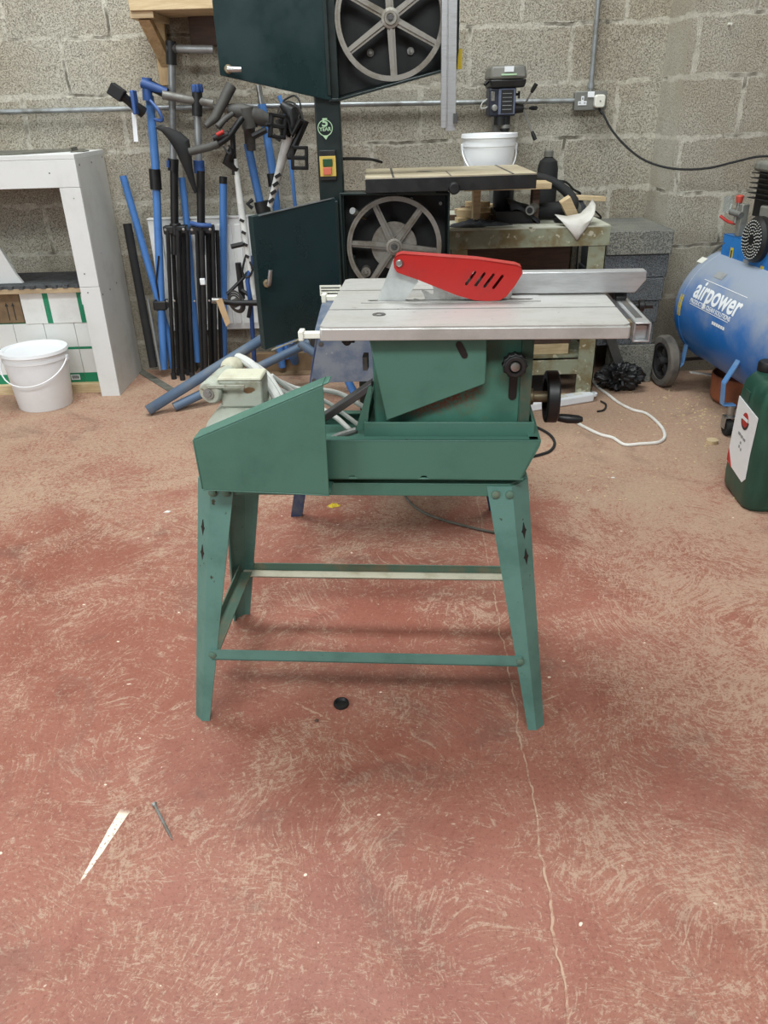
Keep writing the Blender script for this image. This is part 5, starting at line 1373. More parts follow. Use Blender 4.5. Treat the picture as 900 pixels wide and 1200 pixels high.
for (px, py) in ((857, 298), (892, 320)):
    s_, z_ = onplane(px, py, pl_); g = G(); tbox(g, s_-.012, s_+.012, pl_, pl_+.001, z_-.026, z_+.026); wl = part('warning_label', g, M['yellow'], pt)
    g = G(); tbox(g, s_-.005, s_+.005, pl_+.001, pl_+.0016, z_-.016, z_+.016); part('warning_mark', g, M['blackprint'], wl)
s_, z_ = onplane(874, 308, pl_); g = G(); tbox(g, s_-.022, s_+.022, pl_, pl_+.001, z_-.012, z_+.012); part('rating_label', g, M['print'], pt)
# motor with perforated fan cover
ml = .135
ms, mz = onplane(881, 281, ml)
fc = TP(ms, ml, mz); mr = .085
g = G().lathe([(0, .001), (mr-.012, .001), (mr, .012), (mr, .10), (mr-.008, .11), (mr-.008, .22), (0, .23)], fc, -left, 48)
mt_ = part('electric_motor', g, M['black'], cm)
g = G().lathe([(0, -.003), (.02, -.003), (.02, -.001), (mr-.012, -.001), (mr-.012, .002), (0, .002)], fc, -left, 40)
fan = part('fan_cover', g, M['black'], mt_)
g = G()
e1 = ta; e2 = Vector((0, 0, 1))
for ring_ in range(1, 6):
    r_ = .012+ring_*.0115; nn = int(2*PI*r_/.0125)
    for k in range(nn):
        a_ = 2*PI*k/nn+ring_*.4; c = fc+(e1*math.cos(a_)+e2*math.sin(a_))*r_
        g.tube([c+left*.0035, c+left*.0005], .0026, 6)
part('fan_slots', g, M['hose'], fan)
g = G(); tbox(g, ms-.05, ms+.05, .02, .1, mz+mr-.01, mz+mr+.035); part('terminal_cover', g, M['aluhead'], mt_, .008)
g = G(); tbox(g, ms-.05, ms+.05, -.05, .10, .689, mz-mr+.03); part('motor_foot', g, M['black'], mt_, .002)
# pump head with fins
hl = .10; hs, hz_ = onplane(893, 190, hl)
hs = hs+.045
g = G()
ztop = onplane(885, 188, hl)[1]
hx = hs-.055
for k in range(6):
    zk = ztop-.042-k*.018; tbox(g, hx-.052, hx+.10, -.07, hl+.002, zk-.003, zk)
tbox(g, hx-.03, hx+.08, -.05, hl-.02, ztop-.20, ztop-.03)
pm_ = part('pump_cylinder', g, M['black'], cm, .001)
g = G(); tbox(g, hx-.05, hx+.10, -.07, hl, ztop-.038, ztop); part('cylinder_head', g, M['aluhead'], pm_, .012)
g = G(); tbox(g, hx-.03, hx+.09, -.06, hl-.03, .689, ztop-.19); part('crankcase', g, M['aluhead'], pm_, .012)
# regulator stack
s_, z_ = onplane(867, 262, .09)
g = G(); tbox(g, s_-.012, s_+.018, .07, .10, .689, z_+.075)
rg = part('pressure_manifold', g, M['aluhead'], cm, .003)
c = TP(*[onplane(867, 233, .09)[0], .09, onplane(867, 233, .09)[1]])
part('red_knob', G().lathe([(0, -.014), (.012, -.014), (.016, .010), (.012, .014), (0, .014)], c, (0, 0, 1), 20), M['orange'], rg, label='red regulator knob')
part('knob_neck', G().cyl(c-Vector((0, 0, .05)), c-Vector((0, 0, .012)), .009), M['steel'], rg)
c2 = W(851, 243, 3.12)
part('filter_bowl', G().lathe([(0, -.03), (.016, -.028), (.018, 0), (.018, .03), (0, .034)], TP(onplane(853, 240, .12)[0], .12, onplane(853, 240, .12)[1]), (0, 0, 1), 24), M['glass'], rg)
a = onplane(844, 253, .13); b = onplane(852, 259, .11); c_ = onplane(861, 262, .10)
part('red_hose', G().tube([TP(a[0], .13, a[1]), TP(b[0], .11, b[1]), TP(c_[0], .10, c_[1])], .006, 10, sub=4), M['redlogo'], rg)
part('valve', G().cyl(TP(s_-.05, .11, z_+.04), TP(s_+.02, .10, z_+.035), .012).cyl(TP(s_-.02, .10, z_+.0), TP(s_-.02, .10, z_+.06), .009), M['steel_dull'], rg)
P = [(865, 282, .09), (850, 285, .10), (838, 293, .10), (831, 303, .115), (834, 311, .12), (846, 312, .112)]
P = [TP(onplane(x, y, l)[0], l, onplane(x, y, l)[1]) for x, y, l in P]
part('copper_pipe', G().tube(P, .006, 10, sub=5), M['rub_mat'], cm)
# legs, wheels
wc = atc = Vector((1.335, 3.475, .098))
def wheel_at(c, ax, R_, w_):
    ax = Vector(ax).normalized(); c = Vector(c)
    t = part('tyre', G().lathe([(R_*.72, -w_/2), (R_*.93, -w_/2), (R_, -w_*.3), (R_, w_*.3), (R_*.93, w_/2), (R_*.72, w_/2), (R_*.72, -w_/2)], c, ax, 48), M['tyre'], cm)
    g = G(); g.ring(c, ax, R_*.60, R_*.725, -w_*.40, w_*.40, 40); g.lathe([(0, w_*.5), (R_*.14, w_*.5), (R_*.18, w_*.3), (R_*.18, -w_*.3), (R_*.14, -w_*.6), (0, -w_*.6)], c, ax, 24)
    x = ax.cross(Vector((0, 0, 1))).normalized(); y = Vector((0, 0, 1))
    for k in range(5):
        a = 2*PI*k/5+.3; d = x*math.cos(a)+y*math.sin(a); p = x*-math.sin(a)+y*math.cos(a)
        A = [c+d*R_*.15+p*.009, c+d*R_*.63+p*.007, c+d*R_*.63-p*.007, c+d*R_*.15-p*.009]
        g.hull8([q+ax*.008 for q in A], [q-ax*.008 for q in A])
    part('rim', g, M['rubber'], t)
WR = .118
wheel_at((1.322, 3.485, WR), (1, .12, 0), WR, .046)
wheel_at((1.80, 3.545, WR), (1, .12, 0), WR, .046)
part('axle', G().cyl((1.33, 3.488, WR), (1.79, 3.543, WR), .008), M['dark_steel'], cm)
def strap(pts, w, axis, mt='blue', nm='frame_leg', t=.006):
    g = G(); w_ = Vector(axis)*w/2
    for i in range(len(pts)-1):
        p, q = Vector(pts[i]), Vector(pts[i+1]); n_ = (q-p).cross(w_).normalized()*t/2
        g.hull8([p-w_-n_, p+w_-n_, p+w_+n_, p-w_+n_], [q-w_-n_, q+w_-n_, q+w_+n_, q-w_+n_])
    return part(nm, g, M[mt], cm, .001)
M['blue_bar'] = pm('compressor_frame_paint', (92, 138, 190), (120, 150, 184), .4, 0, 10)
a = tc0+ta*.09+left*.19+Vector((0, 0, -.142)); strap([a, (1.372, a.y, WR+.015), (1.36, a.y, WR)], .03, tuple(ta), 'blue_bar')
strap([(1.40, 3.36, .10), (1.50, 3.36, .085), (1.53, 3.37, .10)], .02, tuple(ta), 'hose', 'frame_brace')
lA = tank_s(858, 404)
A_ = W(866, 418, 2.86); B_ = W(846, 452, 2.86); C_ = W(845, 478, 2.86)
yf = 2.86
A_, B_, C_ = W(876, 406, yf), W(848, 449, yf), W(846, 474, yf)
strap([A_, B_, C_, C_+Vector((.05, 0, -.002))], .032, (0, 1, 0), 'blue_bar')
cc = C_+Vector((.04, 0, 0))
g = G(); g.cyl((cc.x, yf, .075), (cc.x, yf, cc.z), .014); g.box(cc.x-.022, cc.x+.022, yf-.02, yf+.02, .075, .08); g.box(cc.x-.022, cc.x-.018, yf-.015, yf+.02, .03, .078); g.box(cc.x+.018, cc.x+.022, yf-.015, yf+.02, .03, .078)
ct = part('caster_fork', g, M['steel'], cm, .001)
part('caster_wheel', G().lathe([(0, -.014), (.028, -.014), (.033, -.009), (.033, .009), (.028, .014), (0, .014)], (cc.x, yf, .033), (1, 0, 0), 28), M['rubber'], ct)
# drum under the tank
g = G().lathe([(0, 0), (.135, 0), (.15, .02), (.16, .09), (.162, .115), (.156, .115), (.15, .09), (0, .09)], (1.60, 3.30, 0), (0, 0, 1), 40)
single('clay_bowl', G().lathe([(0, 0), (.115, 0), (.135, .02), (.142, .12), (.138, .125), (.13, .12), (.12, .02), (0, .015)], (1.60, 3.24, 0), (0, 0, 1), 40), M['terra'], 'rusty brown round bowl on the floor beneath the compressor tank', 'bowl')

# ================================================================== JERRY CAN
jc = thing('jerry_can', 'dark green plastic jerry can with a white label on the floor, right edge', 'jerry can', (1.31, 2.34, 0))
JR = Matrix.Translation((1.328, 2.31, 0)) @ Matrix.Rotation(math.radians(-4), 4, 'Z')
jw, jd, jh = .31, .25, .435
def jring(z, sx_, sy_, r): return [(x, y, z) for x, y in rrect(-jw/2*sx_, jw/2*sx_, -jd/2*sy_, jd/2*sy_, r, 6)]
def ssc(sx_): return sx_
lev = [(0, .90, .88, .04), (.006, .95, .93, .045), (.02, .985, .98, .05), (.06, 1, 1, .05), (.32, 1, 1, .05), (.355, .985, .98, .05), (.38, .95, .95, .045), (.403, .86, .86, .04), (.41, .80, .80, .035)]
g = G(); rings = [[g.b.verts.new(JR @ Vector(p)) for p in jring(*l)] for l in lev]
nn = len(rings[0])
for i in range(len(rings)-1):
    for k in range(nn): g.b.faces.new((rings[i][k], rings[i][(k+1) % nn], rings[i+1][(k+1) % nn], rings[i+1][k]))
g.b.faces.new(rings[0][::-1]); g.b.faces.new(rings[-1]); g.sm = True
jb = part('can_body', g, M['jerry'], jc, smooth=True, angle=50)
g = G()
for x in (-.09, -.06, -.03): g.tube([JR @ Vector((x, -jd/2-.0, z)) for z in (.05, .2, .34)], .004, 8)
part('rib', g, M['jerry'], jb)
g = G().tube([JR @ Vector(p) for p in ((.0, -.06, .40), (.0, -.055, .435), (.0, .0, .448), (.0, .08, .435), (.0, .09, .40))], .015, 12, sub=4)
part('handle', g, M['jerry'], jc)
g = G().lathe([(0, -.004), (.03, -.004), (.032, .006), (.032, .03), (.028, .036), (0, .036)], Z(899, 436, .405), (0, 0, 1), 28)
part('screw_cap', g, M['black'], jc)
# label on the left face, corners taken on that face
def jface(px, py):
    Ri = JR.inverted(); o = Ri @ CAMP; d = (Ri.to_3x3() @ ray(px, py)); t = (-jw/2-o.x)/d.x; P = o+d*t; return P.y, P.z
yz = [jface(864, 481), jface(883, 489), jface(868, 556), jface(852, 541)]
y_lo, y_hi = -.085, .085
zt_, zb_ = .318, .085
P = [(y_hi, zt_+.01), (y_lo, zt_-.005), (y_lo-.0, zt_-.06), (y_lo+.004, zt_-.13), (y_lo, zb_+.02), (y_lo+.02, zb_), (y_hi, zb_+.012)]
g = G().prism(P, lambda a, b: JR @ Vector((-jw/2-.0022, a, b)), lambda a, b: JR @ Vector((-jw/2-.0002, a, b)))
lb = part('paper_label', g, M['white'], jb, label='white printed paper label')
def jt(y, z, off=.0026): return JR @ (Matrix.Translation((-jw/2-off, y, z)) @ Matrix.Rotation(-PI/2, 4, 'Z') @ Matrix.Rotation(PI/2, 4, 'X'))
AX = (JR.to_3x3() @ Vector((-1, 0, 0)))
lc0 = jt(.0, .275, .0024).translation
lo = part('logo_disc', G().lathe([(0, 0), (.024, 0), (.024, .0008), (0, .0008)], lc0, AX, 32), M['redlogo'], lb, label='round red logo with a dark rim')
g = G(); e_y = JR.to_3x3() @ Vector((0, 1, 0))
for k in range(14):
    a = math.radians(-170+k*12); b_ = a+math.radians(12.5)
    q = [lc0+e_y*(r_*math.cos(t_))*-1+Vector((0, 0, r_*math.sin(t_))) for r_, t_ in ((.024, a), (.024, b_), (.032, b_), (.032, a))]
    g.hull8(q, [p+AX*.0008 for p in q])
part('logo_rim', g, M['blackprint'], lo)
q = [lc0+AX*.0009+e_y*y_+Vector((0, 0, z_)) for y_, z_ in ((.024, -.002), (-.022, -.002), (-.022, .008), (.024, .008))]
part('logo_band', G().hull8(q, [p+AX*.0006 for p in q]), M['white'], lo)
g = G()
for y0_, y1_, z_, h_ in ((.034, .014, .215, .009), (.010, -.008, .213, .009), (-.012, -.030, .211, .008), (.006, -.004, .192, .008), (.012, .002, .176, .010), (-.006, -.014, .172, .009)):
    g.box(-jw/2-.0032, -jw/2-.0024, y1_, y0_, z_, z_+h_, JR)
part('small_print', g, M['print'], lb)
g = G().prism([(y_hi, .10), (y_hi, .145), (y_hi-.05, .092)], lambda a, b: JR @ Vector((-jw/2-.0030, a, b)), lambda a, b: JR @ Vector((-jw/2-.0018, a, b)))
part('red_corner', g, M['redlogo'], lb)
g = G().prism([(.05, .365), (.01, .365), (.01, .33), (.05, .33)], lambda a, b: JR @ Vector((-jw/2-.0012, a, b)), lambda a, b: JR @ Vector((-jw/2+.004, a, b)))
part('embossed_panel', g, M['jerry'], jb, .001)

# ================================================================== STANDS AND BIKE PARTS
def TW(pts, r, n=10, sub=0): return G().tube([W(*p) for p in pts], r, n, sub=sub)
Yw = 3.82
# white radiator leaning behind
rd = thing('radiator_panel', 'white ribbed radiator panel standing behind the folded stands', 'radiator', (-.75, 3.92, 0))
a, b = W(172, 258, 3.90), W(360, 262, 3.90); zb_r = W(250, 387, 3.90).z
x0, x1, z0, z1 = a.x, -.22, zb_r, a.z
g = G().box(x0, x1, 3.905, 3.945, z0, z1); part('panel', g, M['rad'], rd, .004)
g = G(); k = x0+.03
while k < x1-.03: g.box(k, k+.030, 3.897, 3.906, z0+.03, z1-.03); k += .042
part('rib', g, M['rad'], rd, .002)
part('bracket_foot', G().box(x0+.1, x0+.13, 3.91, 3.95, 0, z0+.01).box(x1-.13, x1-.1, 3.91, 3.95, 0, z0+.01), M['dark_steel'], rd)
part('top_strip', G().box(x0, x1, 3.895, 3.95, z1, z1+.006), M['rad'], rd, .001)
single('floor_crate', G().box(-.66, -.30, 3.86, 3.895, 0, .10).box(-.66, -.30, 3.80, 3.86, 0, .006), M['carton'], 'low brown box side at the wall foot under the radiator', 'box', .002)
# black plastic tube
single('plastic_tube', TW([(149, 262, 3.86), (180, 430, 3.80)], .020, 20), M['rubber'], 'thick black plastic tube leaning against the cabinet side', 'tube')
# flat grey strip on the floor
q = [Z(160, 436, 0), Z(167, 433, 0), Z(205, 456, 0), Z(197, 459, 0)]
single('flat_bar', G().pxy([(p.x, p.y) for p in q], 0, .004), M['rub_mat'], 'flat grey green bar lying on the floor beside the cabinet foot', 'bar')
single('thin_rod', TW([(173, 350, 3.82), (188, 434, 3.78)], .006, 8), M['silver'], 'thin silver rod leaning beside the black plastic tube', 'rod')

# repair stand 1: two blue tubes forming an A, black clamp on top
r1 = thing('repair_stand', 'blue bicycle repair stand with black clamp jaw, nearest the grey cabinet', 'repair stand', (-1.08, 3.86, 0))
part('main_tube', TW([(175, 112, 3.80), (182, 190, 3.81), (192, 432, 3.84)], .0185, 16), M['blue'], r1)
part('back_leg', TW([(144, 206, 3.88), (196, 388, 3.86), (203, 431, 3.88)], .0165, 16), M['blue'], r1)
part('collar', TW([(181, 198, 3.81), (183, 222, 3.81)], .026, 18), M['black'], r1)
g = G().box(-.03, .035, -.03, .03, -.022, .022, Matrix.Translation(W(188, 357, 3.835))); part('tube_clamp', g, M['black'], r1, .006)
part('front_leg', TW([(191, 376, 3.83), (183, 330, 3.80), (186, 300, 3.80)], .004, 8), M['black'], r1)
g = TW([(172, 91, 3.77), (173, 118, 3.77)], .021, 16); hd1 = part('clamp_head', g, M['blue_dark'], r1)
part('clamp_tube', TW([(166, 97, 3.76), (196, 108, 3.76)], [.020, .016], 14), M['blue_dark'], hd1)
part('clamp_arm', TW([(196, 110, 3.765), (176, 100, 3.77)], .021, 14), M['black'], hd1)
g = TW([(132, 104, 3.68), (148, 116, 3.70), (168, 132, 3.74)], [.026, .017, .024], 12); jw_ = part('clamp_jaw', g, M['black'], hd1)
g = G().box(-.03, .03, -.025, .025, -.024, .024, Matrix.Translation(W(137, 108, 3.68)) @ Matrix.Rotation(.62, 4, 'Y')); part('jaw_pad', g, M['rubber'], jw_, .004)
part('jaw_plate', G().box(-.008, .008, -.03, .03, -.045, .045, Matrix.Translation(W(158, 120, 3.70))), M['blue_dark'], hd1, .004)
part('clamp_lever', TW([(176, 118, 3.74), (186, 130, 3.72), (190, 141, 3.72), (181, 140, 3.73)], .007, 10, sub=4), M['blue_dark'], hd1)
part('paper_tag', G().pxz([(W(154, 132, 3.70).x, W(154, 132, 3.70).z), (W(159, 132, 3.7).x, W(159, 132, 3.7).z), (W(162, 166, 3.7).x, W(162, 166, 3.7).z), (W(157, 166, 3.7).x, W(157, 166, 3.7).z)], 3.70, 3.701), M['white'], jw_, label='white paper tag')

def tripod(px_top, py_col, px_bot, yv, root, legs, yb=436, pyh=268):
    """folded black tripod base: hub plate and slim legs"""
    part('lower_tube', TW([(px_top, py_col, yv), (px_top+1, pyh+30, yv)], .0185, 16), M['black'], root)
    h = W(px_top+2, pyh, yv)
    g = G()
    for s_ in (-1, 1):
        g.box(h.x-.055 if s_ < 0 else h.x+.005, h.x-.005 if s_ < 0 else h.x+.055, yv-.025, yv+.025, h.z-.022, h.z+.015)
    g.cyl((h.x, yv, h.z-.03), (h.x, yv, h.z+.025), .026)
    hb = part('leg_hub', g, M['black'], root, .006)
    g = G()
    for s_ in (-1, 1): g.lathe([(0, -.004), (.006, -.003), (.006, 0)], (h.x+s_*.042, yv-.026, h.z), (0, 1, 0), 10)
    part('rivet', g, M['steel'], hb)
    for k, (xt_, xb_, dy, rr_) in enumerate(legs):
        top = W(xt_, pyh+2, yv+dy); bt = W(xb_, yb, yv+dy); bot = Vector((bt.x, min(yv+dy*1.5, 3.885), .012))
        lg = part('leg', G().tube([top, bot], rr_, 10), M['black'], root)
        part('rubber_foot', G().tube([bot+Vector((0, 0, .018)), bot-Vector((0, 0, .012))], .0135, 10), M['rubber'], lg)
    g = G(); m_ = (h+W(px_bot, yb, yv))*.5
    for s_ in (-1, 0, 1): g.lathe([(0, -.004), (.005, -.003), (.005, 0)], (m_.x+s_*.035, yv-.035, m_.z+.02), (0, 1, 0), 10)
    part('rivet', g, M['steel'], root)
r2 = thing('repair_stand', 'folded black tripod stand with tall silver upper tube reaching the shelf bracket', 'repair stand', (-1.0, 3.84, 0))
part('upper_tube', TW([(201, 60, 3.82), (203, 192, 3.82)], .0155, 16), M['silver'], r2)
part('cross_tube', TW([(203, 57, 3.82), (250, 58, 3.82)], .0155, 16), M['silver'], r2)
part('tee_joint', TW([(200, 48, 3.82), (201, 76, 3.82)], .022, 16), M['black'], r2)
part('joint_clamp', TW([(196, 57, 3.82), (207, 57, 3.82)], .02, 14), M['grey_pl'], r2)
part('collar', TW([(203, 186, 3.82), (203, 200, 3.82)], .024, 16), M['black'], r2)
part('collar_lever', TW([(197, 188, 3.79), (197, 196, 3.79)], .007, 8), M['blue_dark'], r2)
tripod(204, 196, 208, 3.83, r2, ((196.5, 203.5, -.02, .0095), (202, 209, .02, .0095), (208.5, 214, -.035, .0115), (214.5, 220, .02, .0095), (219.5, 225.5, -.02, .0095), (211, 217, .035, .0095)))
r3 = thing('repair_stand', 'folded black tripod stand with blue knob on its silver cross tube', 'repair stand', (-.87, 3.78, 0))
part('upper_tube', TW([(231, 118, 3.78), (233, 192, 3.78)], .0155, 16), M['silver'], r3)
part('cross_tube', TW([(190, 111, 3.74), (222, 117, 3.77), (250, 121, 3.78)], .0175, 14), M['grey_tube'], r3)
part('tee_joint', TW([(231, 108, 3.775), (231, 136, 3.775)], .022, 16), M['black'], r3)
g = G(); c = W(231, 105, 3.775); pr_ = []
for k in range(30):
    a = 2*PI*k/30; r = .022*(1+.22*math.cos(5*a)); pr_.append((c.x+r*math.cos(a), c.y+r*math.sin(a)))
part('blue_knob', G().pxy(pr_, c.z-.012, c.z+.02), M['blue_dark'], r3, .004)
part('collar', TW([(233, 188, 3.78), (234, 203, 3.78)], .024, 16), M['blue_dark'], r3)
c = W(236, 263, 3.755)
part('blue_lever', G().tube([c+Vector((-.045, -.01, .008)), c+Vector((0, -.025, 0)), c+Vector((.045, -.01, -.004))], .010, 10, sub=3), M['blue_dark'], r3)
tripod(235, 200, 241, 3.77, r3, ((230.5, 237, -.02, .0095), (236, 241.5, -.04, .0125), (243, 246.5, .02, .0095), (249.5, 253, -.02, .0095), (254.5, 259, .01, .0095), (246.5, 250, .035, .0095)))
g = G().box(-.012, .012, -.006, .006, -.015, .015, Matrix.Translation(W(237.5, 330, 3.712))); part('white_sleeve', g, M['white'], r3, .003, label='white plastic sleeve on a leg')
# more blue tubes
single('blue_pole', TW([(213, 208, 3.88), (219, 262, 3.88), (232, 424, 3.88)], .0155, 14), M['blue'], 'blue tube standing behind the two folded black tripods', 'pole')
bp = thing('blue_pole', 'blue tube with a black end cap standing right of the black tripods', 'pole', (-.74, 3.86, 0))
part('tube', TW([(261.5, 214, 3.86), (262, 428, 3.86)], .0175, 16), M['blue'], bp)
part('end_cap', TW([(261.5, 207, 3.86), (261.5, 215, 3.86)], .0185, 16), M['black'], bp)
# repair stand 4 and 5: grey clamp and tall blue tube
r4 = thing('repair_stand', 'bright blue repair stand with grey plastic clamp head behind the bicycle frame', 'repair stand', (-.50, 3.8, 0))
part('main_tube', TW([(290, 168, 3.80), (306, 244, 3.81), (331, 430, 3.84)], .0185, 16), M['blue'], r4)
part('clamp_sleeve', TW([(291, 140, 3.79), (294, 176, 3.80)], [.028, .022], 16), M['grey_pl'], r4)
h4 = part('clamp_head', TW([(267, 128, 3.74), (282, 130, 3.74), (305, 138, 3.75), (316, 142, 3.76)], [.020, .032, .034, .024], 14), M['grey_pl'], r4)
part('head_band', TW([(288, 126, 3.735), (293, 150, 3.74)], .033, 14), M['grey_pl'], h4)
part('clamp_collar', TW([(306, 236, 3.79), (309, 249, 3.79)], .034, 16), M['black'], r4)
part('collar_lever', TW([(296, 234, 3.77), (290, 239, 3.76), (296, 244, 3.76)], .009, 8), M['black'], r4)
r5 = thing('blue_pole', 'tall blue pole with a black band behind the bicycle pedal', 'pole', (-.44, 3.9, 0))
part('tube', TW([(307, 122, 3.86), (320, 205, 3.86), (326, 262, 3.86), (336, 420, 3.86)], .0185, 16), M['blue'], r5)
part('band', TW([(319, 203, 3.857), (321.5, 218, 3.857)], .026, 16), M['black'], r5)
part('tube_top', TW([(303, 100, 3.86), (307, 124, 3.86)], .013, 12), M['steel'], r5)
single('blue_tube', TW([(327, 112, 3.89), (335, 134, 3.89), (352, 300, 3.88), (358, 424, 3.87)], .009, 10), M['blue'], 'thin blue tube sticking up behind the bicycle gears', 'tube')
# two dark fork tips / handle bars hanging at the top
single('padded_bar', TW([(271, 100, 3.74), (252, 138, 3.70), (241, 148, 3.68)], [.024, .020, .012], 14), M['grey_pl'], 'dark grey padded bar hanging diagonally under the upper bandsaw door', 'bar')
single('rubber_grip', TW([(273, 133, 3.72), (263, 140, 3.70), (255, 149, 3.68)], [.010, .013, .014], 12), M['grey_pl'], 'short grey rubber grip left of the clamp head', 'grip')
# saddle
sd_ = thing('bicycle_saddle', 'black bicycle saddle hanging nose down on the stand beside the silver tube', 'saddle', (-.84, 3.72, 1.0))
g = G(); sec = [(183, 149, .008), (192, 152, .020), (202, 160, .036), (210, 170, .044), (215, 184, .036), (220, 200, .022), (226, 218, .014), (229, 226, .008)]
rings = []
for (px, py, w_) in sec:
    c = W(px, py, 3.72); row = []
    for k in range(12):
        a = 2*PI*k/12; row.append(g.b.verts.new((c.x+w_*math.cos(a)*.75+.3*w_, c.y+w_*.9*math.sin(a), c.z+w_*math.cos(a)*.45)))
    rings.append(row)
for i in range(len(rings)-1):
    for k in range(12): g.b.faces.new((rings[i][k], rings[i][(k+1) % 12], rings[i+1][(k+1) % 12], rings[i+1][k]))
g.b.faces.new(rings[0][::-1]); g.b.faces.new(rings[-1]); g.sm = True
part('saddle_shell', g, M['rubber'], sd_)
part('saddle_rail', TW([(196, 150, 3.74), (190, 146, 3.76), (183, 149, 3.74)], .005, 8), M['steel'], sd_)
# white bicycle (folded small frame) with handlebar, crank, pedals
bk = thing('bicycle', 'white bicycle frame with black handlebar and pedals jammed between the stands', 'bicycle', (-.50, 3.75, 0))
part('seat_tube', TW([(275, 186, 3.70), (284, 255, 3.70), (297, 345, 3.71)], [.011, .016, .012], 14), M['bike_white'], bk)
part('rear_tube', TW([(272, 150, 3.70), (275, 205, 3.70)], .0115, 12), M['black'], bk)
g = G(); t0, t1 = Vector(W(338, 160, 3.68)), Vector(W(316, 242, 3.70)); g.tube([t0, t1], [.022, .012], 12)
dn = part('down_tube', g, M['bike_white'], bk)
g = G()
for k in range(4):
    c = t0.lerp(t1, .55+k*.12); g = G(); g.box(-.012, .016, -.0175, -.010, -.007, .007, Matrix.Translation(c) @ Matrix.Rotation(-.5, 4, 'Y'))
    part('black_stripe', g, M['black'], dn)
g = G(); s0v, s1v = Vector(W(284, 258, 3.70)), Vector(W(290, 300, 3.70))
for k in range(4):
    c = s0v.lerp(s1v, k/3); g = G(); g.box(-.010, .010, -.0165, -.010, -.006, .006, Matrix.Translation(c) @ Matrix.Rotation(.5, 4, 'Y'))
    part('black_stripe', g, M['black'], bk)
part('grip_tube', TW([(222, 178, 3.66), (246, 172, 3.66), (256, 168, 3.66)], .0165, 14), M['grey_pl'], bk, label='dark grey handlebar grip')
hb_ = part('handlebar', TW([(254, 170, 3.66), (268, 160, 3.66), (278, 146, 3.67), (284, 138, 3.68)], .013, 12, sub=3), M['black'], bk)
part('brake_lever', TW([(262, 172, 3.64), (268, 180, 3.63), (271, 178, 3.63), (268, 170, 3.63)], .004, 8, sub=3), M['black'], hb_)
part('red_button', TW([(254, 158, 3.645), (262, 154, 3.645)], .008, 10), M['redlogo'], hb_, label='red shifter button')
part('shifter', TW([(250, 162, 3.66), (268, 157, 3.66)], .014, 12), M['black'], hb_)
part('stem', TW([(272, 175, 3.68), (266, 190, 3.69), (278, 200, 3.70)], [.016, .022, .012], 12), M['black'], bk)
part('stem_arm', TW([(296, 160, 3.72), (312, 152, 3.72)], .014, 10), M['black'], bk)
# gears near the top
g = G()
c = W(340, 138, 3.70)
for k, R_ in enumerate((.065, .055, .045)):
    g.ring(c+Vector((0, k*.012, 0)), (.5, 1, .15), R_-.008, R_, -.001, .0015, 28)
g.lathe([(0, -.02), (.018, -.02), (.018, .04), (0, .04)], c, (.5, 1, .15), 16)
cs = part('chainset', g, M['dark_steel'], bk)
cr = part('crank_arm', TW([(336, 140, 3.67), (343, 158, 3.655), (352, 140, 3.65)], [.015, .012, .012], 10), M['black'], bk)
part('crank_arm', TW([(358, 141, 3.68), (350, 160, 3.68), (339, 184, 3.68)], [.017, .016, .018], 10), M['black'], bk)
def pedal(px, py, Y, rz, ry, parent, lab=None):
    c = W(px, py, Y); Mx = Matrix.Translation(c) @ Matrix.Rotation(rz, 4, 'Z') @ Matrix.Rotation(ry, 4, 'Y')
    g = G()
    for x0, x1, z0, z1 in ((-.037, -.024, -.047, .047), (.024, .037, -.047, .047), (-.037, .037, -.047, -.033), (-.037, .037, .033, .047), (-.037, .037, -.008, .008)):
        g.box(x0, x1, -.013, .013, z0, z1, Mx)
    g.tube([Mx @ Vector((-.055, 0, 0)), Mx @ Vector((.03, 0, 0))], .008, 10)
    return part('pedal', g, M['rubber'], parent, .003)
pedal(351, 185, 3.66, .2, .05, bk)
pedal(325, 148, 3.62, .6, .15, bk)
part('brake_caliper', TW([(330, 122, 3.69), (340, 130, 3.68), (345, 146, 3.68), (336, 158, 3.68)], [.014, .028, .030, .016], 12), M['black'], bk)
part('gear_cable', TW([(332, 118, 3.72), (345, 112, 3.72), (352, 122, 3.70), (350, 138, 3.68), (344, 150, 3.66)], .004, 8, sub=4), M['black'], bk)
part('derailleur', TW([(326, 140, 3.66), (331, 156, 3.655), (327, 164, 3.65), (320, 158, 3.65)], [.014, .010, .010, .008], 10), M['dark_steel'], bk)
part('fork_blade', TW([(283, 340, 3.71), (294, 350, 3.70), (291, 372, 3.70)], .009, 10, sub=3), M['black'], bk)
part('lower_frame', TW([(296, 300, 3.71), (290, 330, 3.70), (294, 356, 3.70), (298, 420, 3.80), (299, 436, 3.86)], .011, 12), M['blue_dark'], bk)
lo_c = part('lower_crank', TW([(256, 353, 3.62), (275, 355, 3.64), (302, 355, 3.66)], [.012, .013, .014], 12), M['black'], bk)
part('axle_end', TW([(248, 352, 3.60), (258, 353, 3.61)], [.013, .016], 14), M['steel'], lo_c)
g = G(); c = W(276, 355, 3.66)
for k in range(3): g.ring(c+Vector((0, .012*k, 0)), (.7, 1, .2), .032+.008*k, .040+.008*k, -.001, .0016, 24)
g.lathe([(0, -.012), (.02, -.012), (.02, .02), (0, .02)], c, (.7, 1, .2), 16)
part('lower_gears', g, M['dark_steel'], lo_c)
q = [W(253, 352, 3.585), W(260, 349, 3.585), W(270, 378, 3.585), W(265, 383, 3.585)]
part('paper_tag', G().pxz([(p.x, p.z) for p in q], 3.585, 3.5865), M['label_tan'], lo_c, label='brown paper tag tied to the lower crank')
part('small_bar', TW([(271, 289, 3.68), (285, 286, 3.68)], .011, 10), M['black'], bk)
